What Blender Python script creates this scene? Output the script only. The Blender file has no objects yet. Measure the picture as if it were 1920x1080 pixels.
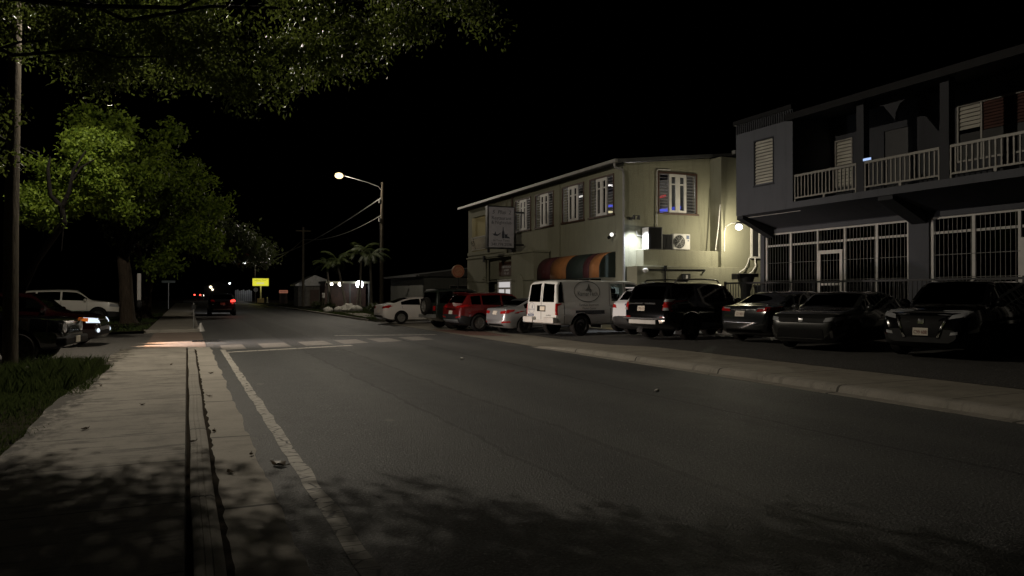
import bpy, bmesh, math, random
import numpy as np
from mathutils import Vector, Matrix
from mathutils.bvhtree import BVHTree

R = math.radians
random.seed(7)
rng = np.random.default_rng(7)
sc = bpy.context.scene

# ------------------------------------------------------------------ camera, sky, exposure
cam_data = bpy.data.cameras.new("camera")
cam_data.lens = 26.0
cam_data.sensor_width = 36.0
cam_data.clip_start = 0.1
cam_data.clip_end = 2000.0
cam = bpy.data.objects.new("camera", cam_data)
sc.collection.objects.link(cam)
cam.location = (0.0, 0.0, 1.65)
cam.rotation_euler = (R(90.37), 0.0, R(-23.74))
sc.camera = cam

world = bpy.data.worlds.new("World")
sc.world = world
world.use_nodes = True
wn, wl = world.node_tree.nodes, world.node_tree.links
wn.clear()
w_out = wn.new("ShaderNodeOutputWorld")
w_bg = wn.new("ShaderNodeBackground")
w_sky = wn.new("ShaderNodeTexSky")
w_sky.sky_type = 'NISHITA'
w_sky.sun_disc = False
w_sky.sun_elevation = R(-8.0)
w_sky.sun_rotation = R(200.0)
w_bg.inputs["Strength"].default_value = 0.012
wl.new(w_sky.outputs[0], w_bg.inputs["Color"])
wl.new(w_bg.outputs[0], w_out.inputs["Surface"])

sc.view_settings.view_transform = 'Standard'
sc.view_settings.look = 'None'
sc.view_settings.exposure = 0.0
sc.view_settings.gamma = 1.0
sc.render.engine = 'CYCLES'
sc.cycles.use_denoising = True
sc.cycles.max_bounces = 5
sc.cycles.transparent_max_bounces = 10
sc.cycles.sample_clamp_indirect = 2.0
sc.cycles.sample_clamp_direct = 12.0
sc.cycles.caustics_reflective = False
sc.cycles.caustics_refractive = False

# light strengths (W)
P_LEFT, P_RIGHT = 4100.0, 2000.0      # the two street lamps
P_WALL, P_FLOOD = 360.0, 800.0        # lamp and floodlight on the cream wall
P_HEAD, P_FOG = 1500.0, 1900.0                        # each headlight of the red car
C_STREET = (1.0, 0.89, 0.72)
C_COOL = (0.86, 0.92, 1.0)
C_WARM = (1.0, 0.90, 0.66)

# ------------------------------------------------------------------ helpers
def link(o, parent=None):
    sc.collection.objects.link(o)
    if parent is not None:
        o.parent = parent
    return o

def tag(o, label=None, cat=None, group=None, kind=None):
    if label: o["label"] = label
    if cat: o["category"] = cat
    if group: o["group"] = group
    if kind: o["kind"] = kind
    return o

def thing(name, label, cat, loc=(0, 0, 0), rz=0.0, group=None):
    o = bpy.data.objects.new(name, None)
    o.empty_display_size = 0.2
    link(o)
    o.location = loc
    o.rotation_euler = (0, 0, rz)
    return tag(o, label, cat, group)

class MB:
    """collects geometry for ONE mesh object"""
    def __init__(s):
        s.v, s.f, s.m = [], [], []
    def add(s, vs, fs, m=0):
        b = len(s.v)
        s.v += [tuple(v) for v in vs]
        for f in fs:
            s.f.append(tuple(i + b for i in f)); s.m.append(m)
        return s
    def quad(s, a, b, c, d, m=0):
        return s.add([a, b, c, d], [(0, 1, 2, 3)], m)
    def box(s, x0, y0, z0, x1, y1, z1, m=0):
        x0, x1 = min(x0, x1), max(x0, x1); y0, y1 = min(y0, y1), max(y0, y1); z0, z1 = min(z0, z1), max(z0, z1)
        return s.add([(x0, y0, z0), (x1, y0, z0), (x1, y1, z0), (x0, y1, z0), (x0, y0, z1), (x1, y0, z1), (x1, y1, z1), (x0, y1, z1)],
                     [(0, 3, 2, 1), (4, 5, 6, 7), (0, 1, 5, 4), (1, 2, 6, 5), (2, 3, 7, 6), (3, 0, 4, 7)], m)
    def obox(s, c, size, rot, m=0):
        hx, hy, hz = [k / 2 for k in size]
        M = Matrix.Translation(c) @ rot.to_4x4()
        vs = [M @ Vector(p) for p in [(-hx, -hy, -hz), (hx, -hy, -hz), (hx, hy, -hz), (-hx, hy, -hz), (-hx, -hy, hz), (hx, -hy, hz), (hx, hy, hz), (-hx, hy, hz)]]
        return s.add(vs, [(0, 3, 2, 1), (4, 5, 6, 7), (0, 1, 5, 4), (1, 2, 6, 5), (2, 3, 7, 6), (3, 0, 4, 7)], m)
    def tube(s, pts, rs, n=8, m=0, caps=True):
        pts = [Vector(p) for p in pts]
        if not isinstance(rs, (list, tuple)): rs = [rs] * len(pts)
        vs, fs = [], []
        up = None
        for i, p in enumerate(pts):
            t = (pts[min(i + 1, len(pts) - 1)] - pts[max(i - 1, 0)]).normalized()
            if up is None:
                up = Vector((0, 0, 1)) if abs(t.z) < 0.9 else Vector((1, 0, 0))
            a = t.cross(up).normalized(); b = t.cross(a).normalized()
            up = -b if False else up
            for k in range(n):
                th = 2 * math.pi * k / n
                vs.append(p + (a * math.cos(th) + b * math.sin(th)) * rs[i])
        for i in range(len(pts) - 1):
            for k in range(n):
                k2 = (k + 1) % n
                fs.append((i * n + k, i * n + k2, (i + 1) * n + k2, (i + 1) * n + k))
        if caps:
            fs.append(tuple(range(n))); fs.append(tuple(range((len(pts) - 1) * n, len(pts) * n)))
        return s.add(vs, fs, m)
    def sphere(s, c, r, nu=12, nv=8, m=0, jitter=0.0):
        rx, ry, rz = (r, r, r) if not isinstance(r, (tuple, list)) else r
        vs = [(c[0], c[1], c[2] - rz)]
        for j in range(1, nv):
            ph = -math.pi / 2 + math.pi * j / nv
            for i in range(nu):
                th = 2 * math.pi * i / nu
                k = 1 + random.uniform(-jitter, jitter)
                vs.append((c[0] + rx * k * math.cos(ph) * math.cos(th), c[1] + ry * k * math.cos(ph) * math.sin(th), c[2] + rz * k * math.sin(ph)))
        vs.append((c[0], c[1], c[2] + rz))
        fs = []
        for i in range(nu):
            fs.append((0, 1 + (i + 1) % nu, 1 + i))
            fs.append((len(vs) - 1, 1 + (nv - 2) * nu + i, 1 + (nv - 2) * nu + (i + 1) % nu))
        for j in range(nv - 2):
            for i in range(nu):
                a = 1 + j * nu + i; b = 1 + j * nu + (i + 1) % nu
                fs.append((a, b, b + nu, a + nu))
        return s.add(vs, fs, m)
    def lathe(s, prof, M=None, n=24, m=0):
        """profile of (r, h) turned round the local z axis, placed by matrix M"""
        M = M or Matrix.Identity(4)
        vs, fs = [], []
        for r, h in prof:
            for k in range(n):
                th = 2 * math.pi * k / n
                vs.append(M @ Vector((r * math.cos(th), r * math.sin(th), h)))
        for i in range(len(prof) - 1):
            for k in range(n):
                k2 = (k + 1) % n
                fs.append((i * n + k, i * n + k2, (i + 1) * n + k2, (i + 1) * n + k))
        return s.add(vs, fs, m)
    def prism(s, poly, fn, d0, d1, m=0):
        """2-d outline extruded between depths d0 and d1; fn(a, b, d) -> point"""
        n = len(poly)
        vs = [fn(a, b, d0) for a, b in poly] + [fn(a, b, d1) for a, b in poly]
        fs = [tuple(range(n)), tuple(range(2 * n - 1, n - 1, -1))]
        for i in range(n):
            j = (i + 1) % n
            fs.append((i, i + n, j + n, j))
        return s.add(vs, fs, m)
    def wall(s, P0, U, V, N, w, h, t, openings=(), m=0):
        """a wall panel with real openings: outer face through P0, thickness t behind it"""
        P0, U, V, N = Vector(P0), Vector(U), Vector(V), Vector(N)
        us = sorted({0.0, w} | {a for o in openings for a in (o[0], o[2])})
        vs = sorted({0.0, h} | {a for o in openings for a in (o[1], o[3])})
        nu, nv = len(us) - 1, len(vs) - 1
        def solid(i, j):
            if not (0 <= i < nu and 0 <= j < nv): return False
            cu, cv = (us[i] + us[i + 1]) / 2, (vs[j] + vs[j + 1]) / 2
            return not any(o[0] < cu < o[2] and o[1] < cv < o[3] for o in openings)
        def P(i, j, d): return P0 + U * us[i] + V * vs[j] - N * d
        for i in range(nu):
            for j in range(nv):
                if not solid(i, j): continue
                s.quad(P(i, j, 0), P(i + 1, j, 0), P(i + 1, j + 1, 0), P(i, j + 1, 0), m)
                s.quad(P(i, j + 1, t), P(i + 1, j + 1, t), P(i + 1, j, t), P(i, j, t), m)
                if not solid(i - 1, j): s.quad(P(i, j, t), P(i, j, 0), P(i, j + 1, 0), P(i, j + 1, t), m)
                if not solid(i + 1, j): s.quad(P(i + 1, j, 0), P(i + 1, j, t), P(i + 1, j + 1, t), P(i + 1, j + 1, 0), m)
                if not solid(i, j - 1): s.quad(P(i, j, t), P(i + 1, j, t), P(i + 1, j, 0), P(i, j, 0), m)
                if not solid(i, j + 1): s.quad(P(i, j + 1, 0), P(i + 1, j + 1, 0), P(i + 1, j + 1, t), P(i, j + 1, t), m)
        return s
    def mesh(s, name, mats, smooth=None, bevel=0.0):
        me = bpy.data.meshes.new(name)
        me.from_pydata(s.v, [], s.f)
        for mt in (mats if isinstance(mats, (list, tuple)) else [mats]):
            me.materials.append(mt)
        me.polygons.foreach_set("material_index", s.m)
        bm = bmesh.new(); bm.from_mesh(me)
        bmesh.ops.remove_doubles(bm, verts=bm.verts, dist=0.0004)
        bmesh.ops.recalc_face_normals(bm, faces=bm.faces)
        if bevel:
            ed = [e for e in bm.edges if e.is_manifold and e.calc_face_angle(0) > 0.5]
            bmesh.ops.bevel(bm, geom=ed, offset=bevel, segments=2, affect='EDGES', profile=0.5, clamp_overlap=True)
        bm.to_mesh(me); bm.free()
        if smooth is not None:
            me.shade_smooth()
            if smooth < 180: me.set_sharp_from_angle(angle=R(smooth))
        return me
    def build(s, name, mats, parent=None, smooth=None, bevel=0.0, loc=None):
        o = bpy.data.objects.new(name, s.mesh(name, mats, smooth, bevel))
        link(o, parent)
        if loc: o.location = loc
        return o

def RZ(a): return Matrix.Rotation(a, 3, 'Z')
def RX(a): return Matrix.Rotation(a, 3, 'X')
def RY(a): return Matrix.Rotation(a, 3, 'Y')

def structure(mb, name, mats, **k):
    return tag(mb.build(name, mats, **k), kind="structure")

def dup(o, parent=None):
    c = o.copy(); sc.collection.objects.link(c)
    if parent is not None: c.parent = parent
    for ch in list(o.children): dup(ch, c)
    return c

# ------------------------------------------------------------------ materials
class NT:
    def __init__(s, name):
        s.mat = bpy.data.materials.new(name); s.mat.use_nodes = True
        s.n, s.l = s.mat.node_tree.nodes, s.mat.node_tree.links
        s.n.clear()
        s.out = s.n.new("ShaderNodeOutputMaterial")
    def new(s, t, **kw):
        nd = s.n.new(t)
        for k, v in kw.items(): setattr(nd, k, v)
        return nd
    def val(s, sock, v):
        if isinstance(v, bpy.types.NodeSocket): s.l.new(v, sock)
        elif v is not None:
            if hasattr(sock.default_value, '__len__') and not hasattr(v, '__len__'): v = (v, v, v, 1)
            if hasattr(sock.default_value, '__len__') and len(sock.default_value) == 4 and len(v) == 3: v = (*v, 1)
            sock.default_value = v
    def coord(s, kind="Object"):
        return s.new("ShaderNodeTexCoord").outputs[kind]
    def mapping(s, vec, scale=(1, 1, 1), loc=(0, 0, 0)):
        m = s.new("ShaderNodeMapping"); s.l.new(vec, m.inputs["Vector"])
        m.inputs["Scale"].default_value = scale; m.inputs["Location"].default_value = loc
        return m.outputs[0]
    def noise(s, vec, scale, detail=4, rough=0.55, out="Fac"):
        n = s.new("ShaderNodeTexNoise"); s.l.new(vec, n.inputs["Vector"])
        n.inputs["Scale"].default_value = scale; n.inputs["Detail"].default_value = detail; n.inputs["Roughness"].default_value = rough
        return n.outputs[out]
    def voronoi(s, vec, scale, feature='F1', out="Distance"):
        n = s.new("ShaderNodeTexVoronoi", feature=feature); s.l.new(vec, n.inputs["Vector"])
        n.inputs["Scale"].default_value = scale
        return n.outputs[out]
    def ramp(s, fac, stops):
        r = s.new("ShaderNodeValToRGB"); s.l.new(fac, r.inputs[0])
        el = r.color_ramp.elements
        while len(el) < len(stops): el.new(0.5)
        for e, (p, c) in zip(el, stops):
            e.position = p; e.color = (*c, 1) if hasattr(c, '__len__') else (c, c, c, 1)
        return r.outputs[0]
    def math(s, op, a, b=None, c=None, clamp=False):
        m = s.new("ShaderNodeMath", operation=op, use_clamp=clamp)
        for i, v in enumerate((a, b, c)):
            if v is not None: s.val(m.inputs[i], v)
        return m.outputs[0]
    def mix(s, fac, a, b, blend='MIX'):
        m = s.new("ShaderNodeMix", data_type='RGBA', blend_type=blend)
        s.val(m.inputs["Factor"], fac); s.val(m.inputs["A"] if False else m.inputs[6], a); s.val(m.inputs[7], b)
        return m.outputs[2]
    def bump(s, h, strength=0.3, dist=0.02, normal=None):
        b = s.new("ShaderNodeBump"); s.l.new(h, b.inputs["Height"])
        b.inputs["Strength"].default_value = strength; b.inputs["Distance"].default_value = dist
        if normal is not None: s.l.new(normal, b.inputs["Normal"])
        return b.outputs[0]
    def principled(s, color=0.5, rough=0.6, metal=0.0, coat=0.0, spec=None, normal=None, emit=None, estr=0.0, alpha=None):
        p = s.new("ShaderNodeBsdfPrincipled")
        s.val(p.inputs["Base Color"], color); s.val(p.inputs["Roughness"], rough); s.val(p.inputs["Metallic"], metal)
        p.inputs["Coat Weight"].default_value = coat; p.inputs["Coat Roughness"].default_value = 0.04
        if spec is not None: s.val(p.inputs["Specular IOR Level"], spec)
        if normal is not None: s.l.new(normal, p.inputs["Normal"])
        if emit is not None:
            s.val(p.inputs["Emission Color"], emit); s.val(p.inputs["Emission Strength"], estr)
        s.l.new(p.outputs[0], s.out.inputs["Surface"])
        return p
    def separate(s, vec):
        n = s.new("ShaderNodeSeparateXYZ"); s.l.new(vec, n.inputs[0]); return n.outputs

def plain(name, col, rough=0.6, metal=0.0, coat=0.0, var=0.25, scale=3.0, bump=0.0, bscale=60.0, spec=None):
    t = NT(name)
    c = t.coord()
    n = t.noise(c, scale, 6, 0.6)
    lo = tuple(k * (1 - var) for k in col); hi = tuple(min(1, k * (1 + var)) for k in col)
    color = t.ramp(n, [(0.3, lo), (0.7, hi)])
    r = t.math('MULTIPLY_ADD', t.noise(c, scale * 4, 3), 0.2, rough - 0.1, clamp=True)
    nrm = t.bump(t.noise(c, bscale, 5), bump, 0.01) if bump else None
    t.principled(color, r, metal, coat, spec, nrm)
    return t.mat

def glow(name, col, strength):
    t = NT(name)
    e = t.new("ShaderNodeEmission")
    t.val(e.inputs[0], col); e.inputs[1].default_value = strength
    t.l.new(e.outputs[0], t.out.inputs["Surface"])
    return t.mat

def paint(name, col, metal=0.0, rough=0.35, coat=1.0, dust=0.04):
    t = NT(name)
    c = t.coord()
    n = t.noise(c, 2.2, 6, 0.65)
    z = t.separate(c)[2]
    low = t.math('MULTIPLY', t.ramp(z, [(0.25, 1.0), (0.75, 0.0)]), t.ramp(n, [(0.35, 0.0), (0.65, 1.0)]))
    color = t.mix(t.math('MULTIPLY', low, dust * 4, clamp=True), col, (0.10, 0.09, 0.07))
    r = t.math('MULTIPLY_ADD', n, dust, rough, clamp=True)
    t.principled(color, r, metal, coat)
    return t.mat

def tinted(name, tint, gloss=0.03):
    t = NT(name)
    tr = t.new("ShaderNodeBsdfTransparent"); t.val(tr.inputs[0], tint)
    gl = t.new("ShaderNodeBsdfGlossy"); t.val(gl.inputs[0], (0.9, 0.9, 0.9)); gl.inputs["Roughness"].default_value = gloss
    fr = t.new("ShaderNodeFresnel"); fr.inputs[0].default_value = 1.5
    mx = t.new("ShaderNodeMixShader")
    t.l.new(fr.outputs[0], mx.inputs[0]); t.l.new(tr.outputs[0], mx.inputs[1]); t.l.new(gl.outputs[0], mx.inputs[2])
    t.l.new(mx.outputs[0], t.out.inputs["Surface"])
    return t.mat

def leaf_mat(name, c1, c2, trans=0.35, rough=0.38, spec=0.6):
    t = NT(name)
    g = t.new("ShaderNodeNewGeometry")
    col = t.ramp(g.outputs["Random Per Island"], [(0.0, c1), (0.6, tuple((a + b) / 2 for a, b in zip(c1, c2))), (1.0, c2)])
    p = t.principled(col, rough, spec=spec)
    tl = t.new("ShaderNodeBsdfTranslucent")
    t.l.new(t.mix(0.6, col, tuple(min(1, k * 1.6) for k in c2)), tl.inputs[0])
    mx = t.new("ShaderNodeMixShader"); mx.inputs[0].default_value = trans
    t.l.new(p.outputs[0], mx.inputs[1]); t.l.new(tl.outputs[0], mx.inputs[2])
    t.l.new(mx.outputs[0], t.out.inputs["Surface"])
    return t.mat

def asphalt_mat(name, base, seams=False, patches=True):
    t = NT(name)
    c = t.coord()
    big = t.noise(c, 0.35, 5, 0.6)
    mid = t.noise(c, 3.0, 5, 0.65)
    grit = t.voronoi(c, 55.0)
    grit2 = t.noise(c, 36.0, 4, 0.75)
    k = t.math('MULTIPLY_ADD', big, 0.9, 0.5)
    k = t.math('MULTIPLY', k, t.math('MULTIPLY_ADD', mid, 0.5, 0.75))
    stone = t.ramp(grit2, [(0.52, 0.0), (0.66, 1.0)])
    col = t.mix(1.0, base, t.ramp(k, [(0.3, 0.35), (1.5, 1.0)]), 'MULTIPLY')
    v = t.new("ShaderNodeVectorMath", operation='SCALE'); t.val(v.inputs[0], base); t.l.new(k, v.inputs["Scale"])
    col = v.outputs[0]
    chip = t.ramp(t.voronoi(c, 16.0), [(0.13, 1.0), (0.22, 0.0)])
    pick = t.ramp(t.noise(c, 21.0, 2, 0.6), [(0.54, 0.0), (0.58, 1.0)])
    col = t.mix(t.math('MULTIPLY', stone, 0.9), col, tuple(b * 3.2 for b in base))
    col = t.mix(t.math('MULTIPLY', t.math('MULTIPLY', chip, pick), 0.75), col, tuple(b * 6.5 for b in base))
    col = t.mix(t.math('MULTIPLY', t.ramp(grit2, [(0.38, 1.0), (0.48, 0.0)]), 0.9), col, tuple(b * 0.25 for b in base))  # pale grit and dark hollows also hold bump shading in the colour
    if seams:
        x, y, z = t.separate(c)
        wob = t.math('MULTIPLY_ADD', t.noise(t.mapping(c, (0.2, 0.5, 1)), 1.6, 4), 0.34, -0.17)
        for pos, wd in ((4.15, 0.045), (3.05, 0.030), (6.9, 0.03)):
            d = t.math('ABSOLUTE', t.math('SUBTRACT', t.math('ADD', x, wob), pos))
            line = t.math('LESS_THAN', d, t.math('MULTIPLY', t.noise(c, 5.0, 3), wd * 2))
            col = t.mix(t.math('MULTIPLY', line, 0.75), col, (0.006, 0.006, 0.006))
        # an older, paler strip and a few dark oil marks along the lane
        lane = t.ramp(t.math('ABSOLUTE', t.math('SUBTRACT', t.math('ADD', x, wob), 3.6)), [(0.45, 1.0), (0.56, 0.0)])
        col = t.mix(t.math('MULTIPLY', lane, 0.36), col, (0.02, 0.02, 0.02))
        tyre = t.ramp(t.math('ABSOLUTE', t.math('SUBTRACT', t.math('FRACT', t.math('DIVIDE', t.math('ADD', x, wob), 1.75)), 0.5)), [(0.10, 1.0), (0.30, 0.0)])
        col = t.mix(t.math('MULTIPLY', tyre, 0.18), col, (0.11, 0.108, 0.10))
        oil = t.ramp(t.noise(t.mapping(c, (1.2, 0.35, 1)), 0.9, 3), [(0.62, 0.0), (0.72, 1.0)])
        col = t.mix(t.math('MULTIPLY', oil, 0.35), col, (0.012, 0.012, 0.012))
        spot = t.ramp(t.voronoi(t.mapping(c, (1, .6, 1)), 1.1), [(0.05, 1.0), (0.085, 0.0)])
        col = t.mix(t.math('MULTIPLY', spot, 0.6), col, (0.12, 0.115, 0.10))
    h = t.math('ADD', t.math('MULTIPLY', grit, -0.35), t.math('MULTIPLY', grit2, 1.0))
    nrm = t.bump(h, 1.0, 0.02)
    rough = t.math('MULTIPLY_ADD', mid, 0.2, 0.55)
    t.principled(col, rough, spec=0.45, normal=nrm)
    return t.mat

def concrete_mat(name, base, joints=None, jaxis=1, stain=0.5, grime_x=None):
    t = NT(name)
    c = t.coord()
    big = t.noise(c, 0.8, 6, 0.65)
    streak = t.noise(t.mapping(c, (0.8, 3.2, 1)), 1.6, 6, 0.7)
    fine = t.noise(c, 55.0, 4, 0.7)
    brush = t.noise(t.mapping(c, (1.5, 60, 1)), 3.0, 2)
    v = t.new("ShaderNodeVectorMath", operation='SCALE'); t.val(v.inputs[0], base)
    t.l.new(t.math('MULTIPLY', t.math('MULTIPLY_ADD', big, 0.7, 0.62), t.math('MULTIPLY_ADD', fine, 0.5, 0.75)), v.inputs["Scale"])
    col = v.outputs[0]
    st = t.ramp(streak, [(0.53, 0.0), (0.64, 1.0)])
    blot = t.ramp(t.noise(c, 2.6, 8, 0.75), [(0.50, 0.0), (0.62, 1.0)])
    col = t.mix(t.math('MULTIPLY', st, stain), col, tuple(b * 0.28 for b in base))
    col = t.mix(t.math('MULTIPLY', blot, stain * 0.6), col, tuple(b * 0.45 for b in base))
    sp = t.ramp(t.voronoi(c, 7.0), [(0.04, 1.0), (0.09, 0.0)])
    col = t.mix(t.math('MULTIPLY', sp, 0.55), col, tuple(b * 0.2 for b in base))
    if joints:
        x = t.separate(c)[jaxis]
        wob = t.math('MULTIPLY_ADD', t.noise(c, 2.5, 3), 0.06, -0.03)
        fr = t.math('FRACT', t.math('DIVIDE', t.math('ADD', x, wob), joints))
        line = t.math('LESS_THAN', fr, 0.016)
        col = t.mix(t.math('MULTIPLY', line, 0.85), col, tuple(b * 0.12 for b in base))
    if grime_x is not None:                              # soil trodden in along the ragged edge
        gx = t.separate(c)[0]
        edge = t.math('SUBTRACT', 1.0, t.math('DIVIDE', t.math('SUBTRACT', gx, grime_x), 0.75), clamp=True)
        g = t.math('MULTIPLY', edge, t.math('MULTIPLY_ADD', t.noise(t.mapping(c, (1.4, 0.7, 1)), 3.2, 7, 0.72), 2.6, -0.75), clamp=True)
        col = t.mix(t.ramp(g, [(0.22, 0.0), (0.5, 0.92)]), col, (0.026, 0.022, 0.015))
    nrm = t.bump(t.math('ADD', fine, t.math('MULTIPLY', brush, 0.5)), 0.35, 0.008)
    t.principled(col, 0.85, spec=0.3, normal=nrm)
    return t.mat

def stucco_mat(name, base, bump=0.5, streaks=0.2):
    t = NT(name)
    c = t.coord()
    big = t.noise(c, 0.5, 6, 0.65)
    run = t.noise(t.mapping(c, (3.5, 3.5, 0.35)), 1.2, 6, 0.7)
    fine = t.noise(c, 26.0, 5, 0.65)
    v = t.new("ShaderNodeVectorMath", operation='SCALE'); t.val(v.inputs[0], base)
    t.l.new(t.math('MULTIPLY_ADD', big, 0.5, 0.75), v.inputs["Scale"])
    st = t.ramp(run, [(0.52, 0.0), (0.70, 1.0)])
    col = t.mix(t.math('MULTIPLY', st, streaks), v.outputs[0], tuple(b * 0.35 for b in base))
    nrm = t.bump(fine, bump, 0.03)
    t.principled(col, 0.85, spec=0.25, normal=nrm)
    return t.mat

def worn_paint_mat(name, base, cracks=True):
    """road paint with cracks and worn-through patches"""
    t = NT(name)
    c = t.coord()
    cr = t.voronoi(t.mapping(c, (2.2, 5.0, 1)), 1.5, 'DISTANCE_TO_EDGE')
    line = t.ramp(cr, [(0.018, 1.0), (0.05, 0.0)])
    wear = t.ramp(t.noise(c, 5.0, 8, 0.75), [(0.53, 0.0), (0.66, 1.0)])
    m = t.math('MAXIMUM', t.math('MULTIPLY', line, 0.95 if cracks else 0.3), t.math('MULTIPLY', wear, 0.75))
    dirt = t.noise(c, 1.5, 4)
    v = t.new("ShaderNodeVectorMath", operation='SCALE'); t.val(v.inputs[0], base)
    t.l.new(t.math('MULTIPLY_ADD', dirt, 0.5, 0.7), v.inputs["Scale"])
    col = t.mix(m, v.outputs[0], (0.028, 0.027, 0.025))
    t.principled(col, 0.7, spec=0.35, normal=t.bump(t.noise(c, 120, 3), 0.4, 0.006))
    return t.mat

def bark_mat(name, base):
    t = NT(name)
    c = t.coord()
    n = t.noise(t.mapping(c, (9, 9, 1.6)), 1.3, 8, 0.7)
    col = t.ramp(n, [(0.3, tuple(b * 0.45 for b in base)), (0.7, tuple(b * 1.4 for b in base))])
    t.principled(col, 0.9, spec=0.2, normal=t.bump(n, 0.9, 0.05))
    return t.mat

M = {}
M['asphalt'] = asphalt_mat("road asphalt", (0.040, 0.041, 0.0405), seams=True)
M['lot'] = asphalt_mat("parking lot asphalt", (0.045, 0.043, 0.040))
M['drive'] = asphalt_mat("driveway asphalt", (0.075, 0.070, 0.062))
M['walk'] = concrete_mat("pavement concrete", (0.22, 0.202, 0.172), joints=1.5, stain=0.85, grime_x=-1.68)
M['kerb'] = concrete_mat("kerb concrete", (0.25, 0.232, 0.20), joints=3.0, stain=0.35)
M['gutter'] = concrete_mat("gutter concrete", (0.28, 0.258, 0.222), joints=3.0, stain=0.25)
M['walk_far'] = concrete_mat("old pavement concrete", (0.215, 0.196, 0.160), joints=1.8, stain=0.4)
M['apron'] = concrete_mat("apron concrete", (0.165, 0.125, 0.10), joints=2.5, stain=0.5)
M['soil'] = plain("soil", (0.026, 0.021, 0.015), 0.95, var=0.5, scale=1.5, bump=0.4, bscale=25, spec=0.02)
M['turf'] = plain("turf", (0.020, 0.019, 0.010), 0.95, var=0.6, scale=2.5, bump=0.4, bscale=40, spec=0.02)
M['line'] = worn_paint_mat("white line paint", (0.40, 0.375, 0.33))
M['zebra'] = worn_paint_mat("crossing paint", (0.20, 0.185, 0.165), cracks=False)
M['redpatch'] = worn_paint_mat("faded red paint", (0.17, 0.095, 0.075), cracks=False)
M['cream'] = stucco_mat("cream stucco", (0.200, 0.196, 0.142))
M['cream_rough'] = stucco_mat("rough cream stucco", (0.220, 0.215, 0.156), bump=0.9, streaks=0.35)
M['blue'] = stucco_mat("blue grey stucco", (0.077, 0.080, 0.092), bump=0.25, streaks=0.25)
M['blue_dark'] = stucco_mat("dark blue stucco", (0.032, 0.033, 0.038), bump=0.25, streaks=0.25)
M['grey_wall'] = stucco_mat("grey stucco", (0.10, 0.10, 0.09), bump=0.3)
M['trim_white'] = plain("white trim", (0.48, 0.465, 0.44), 0.5, var=0.12)
M['gutter_white'] = plain("white gutter", (0.20, 0.195, 0.185), 0.5, var=0.15)
M['rail_white'] = plain("cream railing paint", (0.19, 0.18, 0.16), 0.5, var=0.15)
M['slat_white'] = plain("white louver", (0.36, 0.345, 0.30), 0.5, var=0.15)
M['louver_glass'] = plain("frosted louver glass", (0.16, 0.16, 0.16), 0.3, var=0.2)
M['brown'] = plain("dark brown wood", (0.055, 0.026, 0.016), 0.6, var=0.4)
M['redwood'] = plain("red brown shutter", (0.045, 0.016, 0.011), 0.6, var=0.4)
M['roofing'] = plain("roof sheet", (0.05, 0.05, 0.05), 0.7, var=0.3)
M['black'] = plain("black metal", (0.012, 0.012, 0.013), 0.45, var=0.3)
M['steel'] = plain("galvanised steel", (0.30, 0.30, 0.29), 0.5, metal=0.6, var=0.2)
M['bars'] = plain("window bars", (0.12, 0.12, 0.115), 0.5, metal=0.3, var=0.2)
M['rubber'] = plain("tyre rubber", (0.012, 0.011, 0.010), 0.85, var=0.3, bump=0.3, spec=0.2)
M['dark'] = plain("black plastic", (0.005, 0.005, 0.005), 0.6, var=0.2, spec=0.12)
M['clad'] = plain("grey plastic cladding", (0.022, 0.022, 0.022), 0.6, var=0.2, spec=0.2)
M['rim'] = plain("alloy rim", (0.50, 0.49, 0.47), 0.3, metal=0.8, var=0.1)
M['rim_dark'] = plain("dark rim", (0.07, 0.07, 0.07), 0.35, metal=0.8, var=0.1)
M['chrome'] = plain("chrome", (0.75, 0.75, 0.75), 0.12, metal=1.0, var=0.05)
M['glass_black'] = tinted("privacy glass", (0.015, 0.016, 0.016))
M['glass_tint'] = tinted("tinted car glass", (0.10, 0.11, 0.11))
M['glass_car'] = tinted("car glass", (0.62, 0.68, 0.64))
M['glass'] = tinted("window glass", (0.80, 0.82, 0.82), 0.01)
M['tail'] = plain("red lamp lens", (0.32, 0.010, 0.010), 0.08, coat=1.0, var=0.1)
M['lens'] = plain("clear lamp lens", (0.55, 0.56, 0.58), 0.06, metal=0.5, coat=1.0, var=0.1)
M['amber'] = glow("glowing amber reflector", (1.0, 0.22, 0.02), 0.45)
M['plate'] = plain("number plate", (0.55, 0.50, 0.42), 0.5, var=0.1)
M['plate_ink'] = plain("number plate lettering", (0.16, 0.04, 0.03), 0.5, var=0.1)
M['ink'] = plain("dark lettering", (0.025, 0.028, 0.04), 0.6, var=0.1)
M['ink_blue'] = plain("blue lettering", (0.03, 0.06, 0.14), 0.6, var=0.1)
M['pale_ink'] = plain("pale lettering", (0.55, 0.55, 0.55), 0.6, var=0.1)
M['wood_pole'] = bark_mat("weathered wooden pole", (0.065, 0.055, 0.040))
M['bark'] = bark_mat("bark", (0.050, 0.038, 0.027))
M['bark_unlit'] = bark_mat("unlit bark", (0.006, 0.005, 0.004))  # near-black bark copy, backlit silhouette put into the colour
M['palm_bark'] = bark_mat("palm bark", (0.12, 0.11, 0.09))
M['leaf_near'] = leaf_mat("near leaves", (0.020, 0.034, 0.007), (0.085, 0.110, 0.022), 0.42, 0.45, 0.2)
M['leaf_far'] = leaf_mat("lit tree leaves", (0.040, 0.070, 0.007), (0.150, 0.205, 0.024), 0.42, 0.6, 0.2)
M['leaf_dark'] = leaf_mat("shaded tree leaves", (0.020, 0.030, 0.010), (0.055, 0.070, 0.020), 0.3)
M['leaf_palm'] = leaf_mat("palm leaves", (0.010, 0.016, 0.004), (0.030, 0.038, 0.010), 0.25, 0.6, 0.2)
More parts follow.
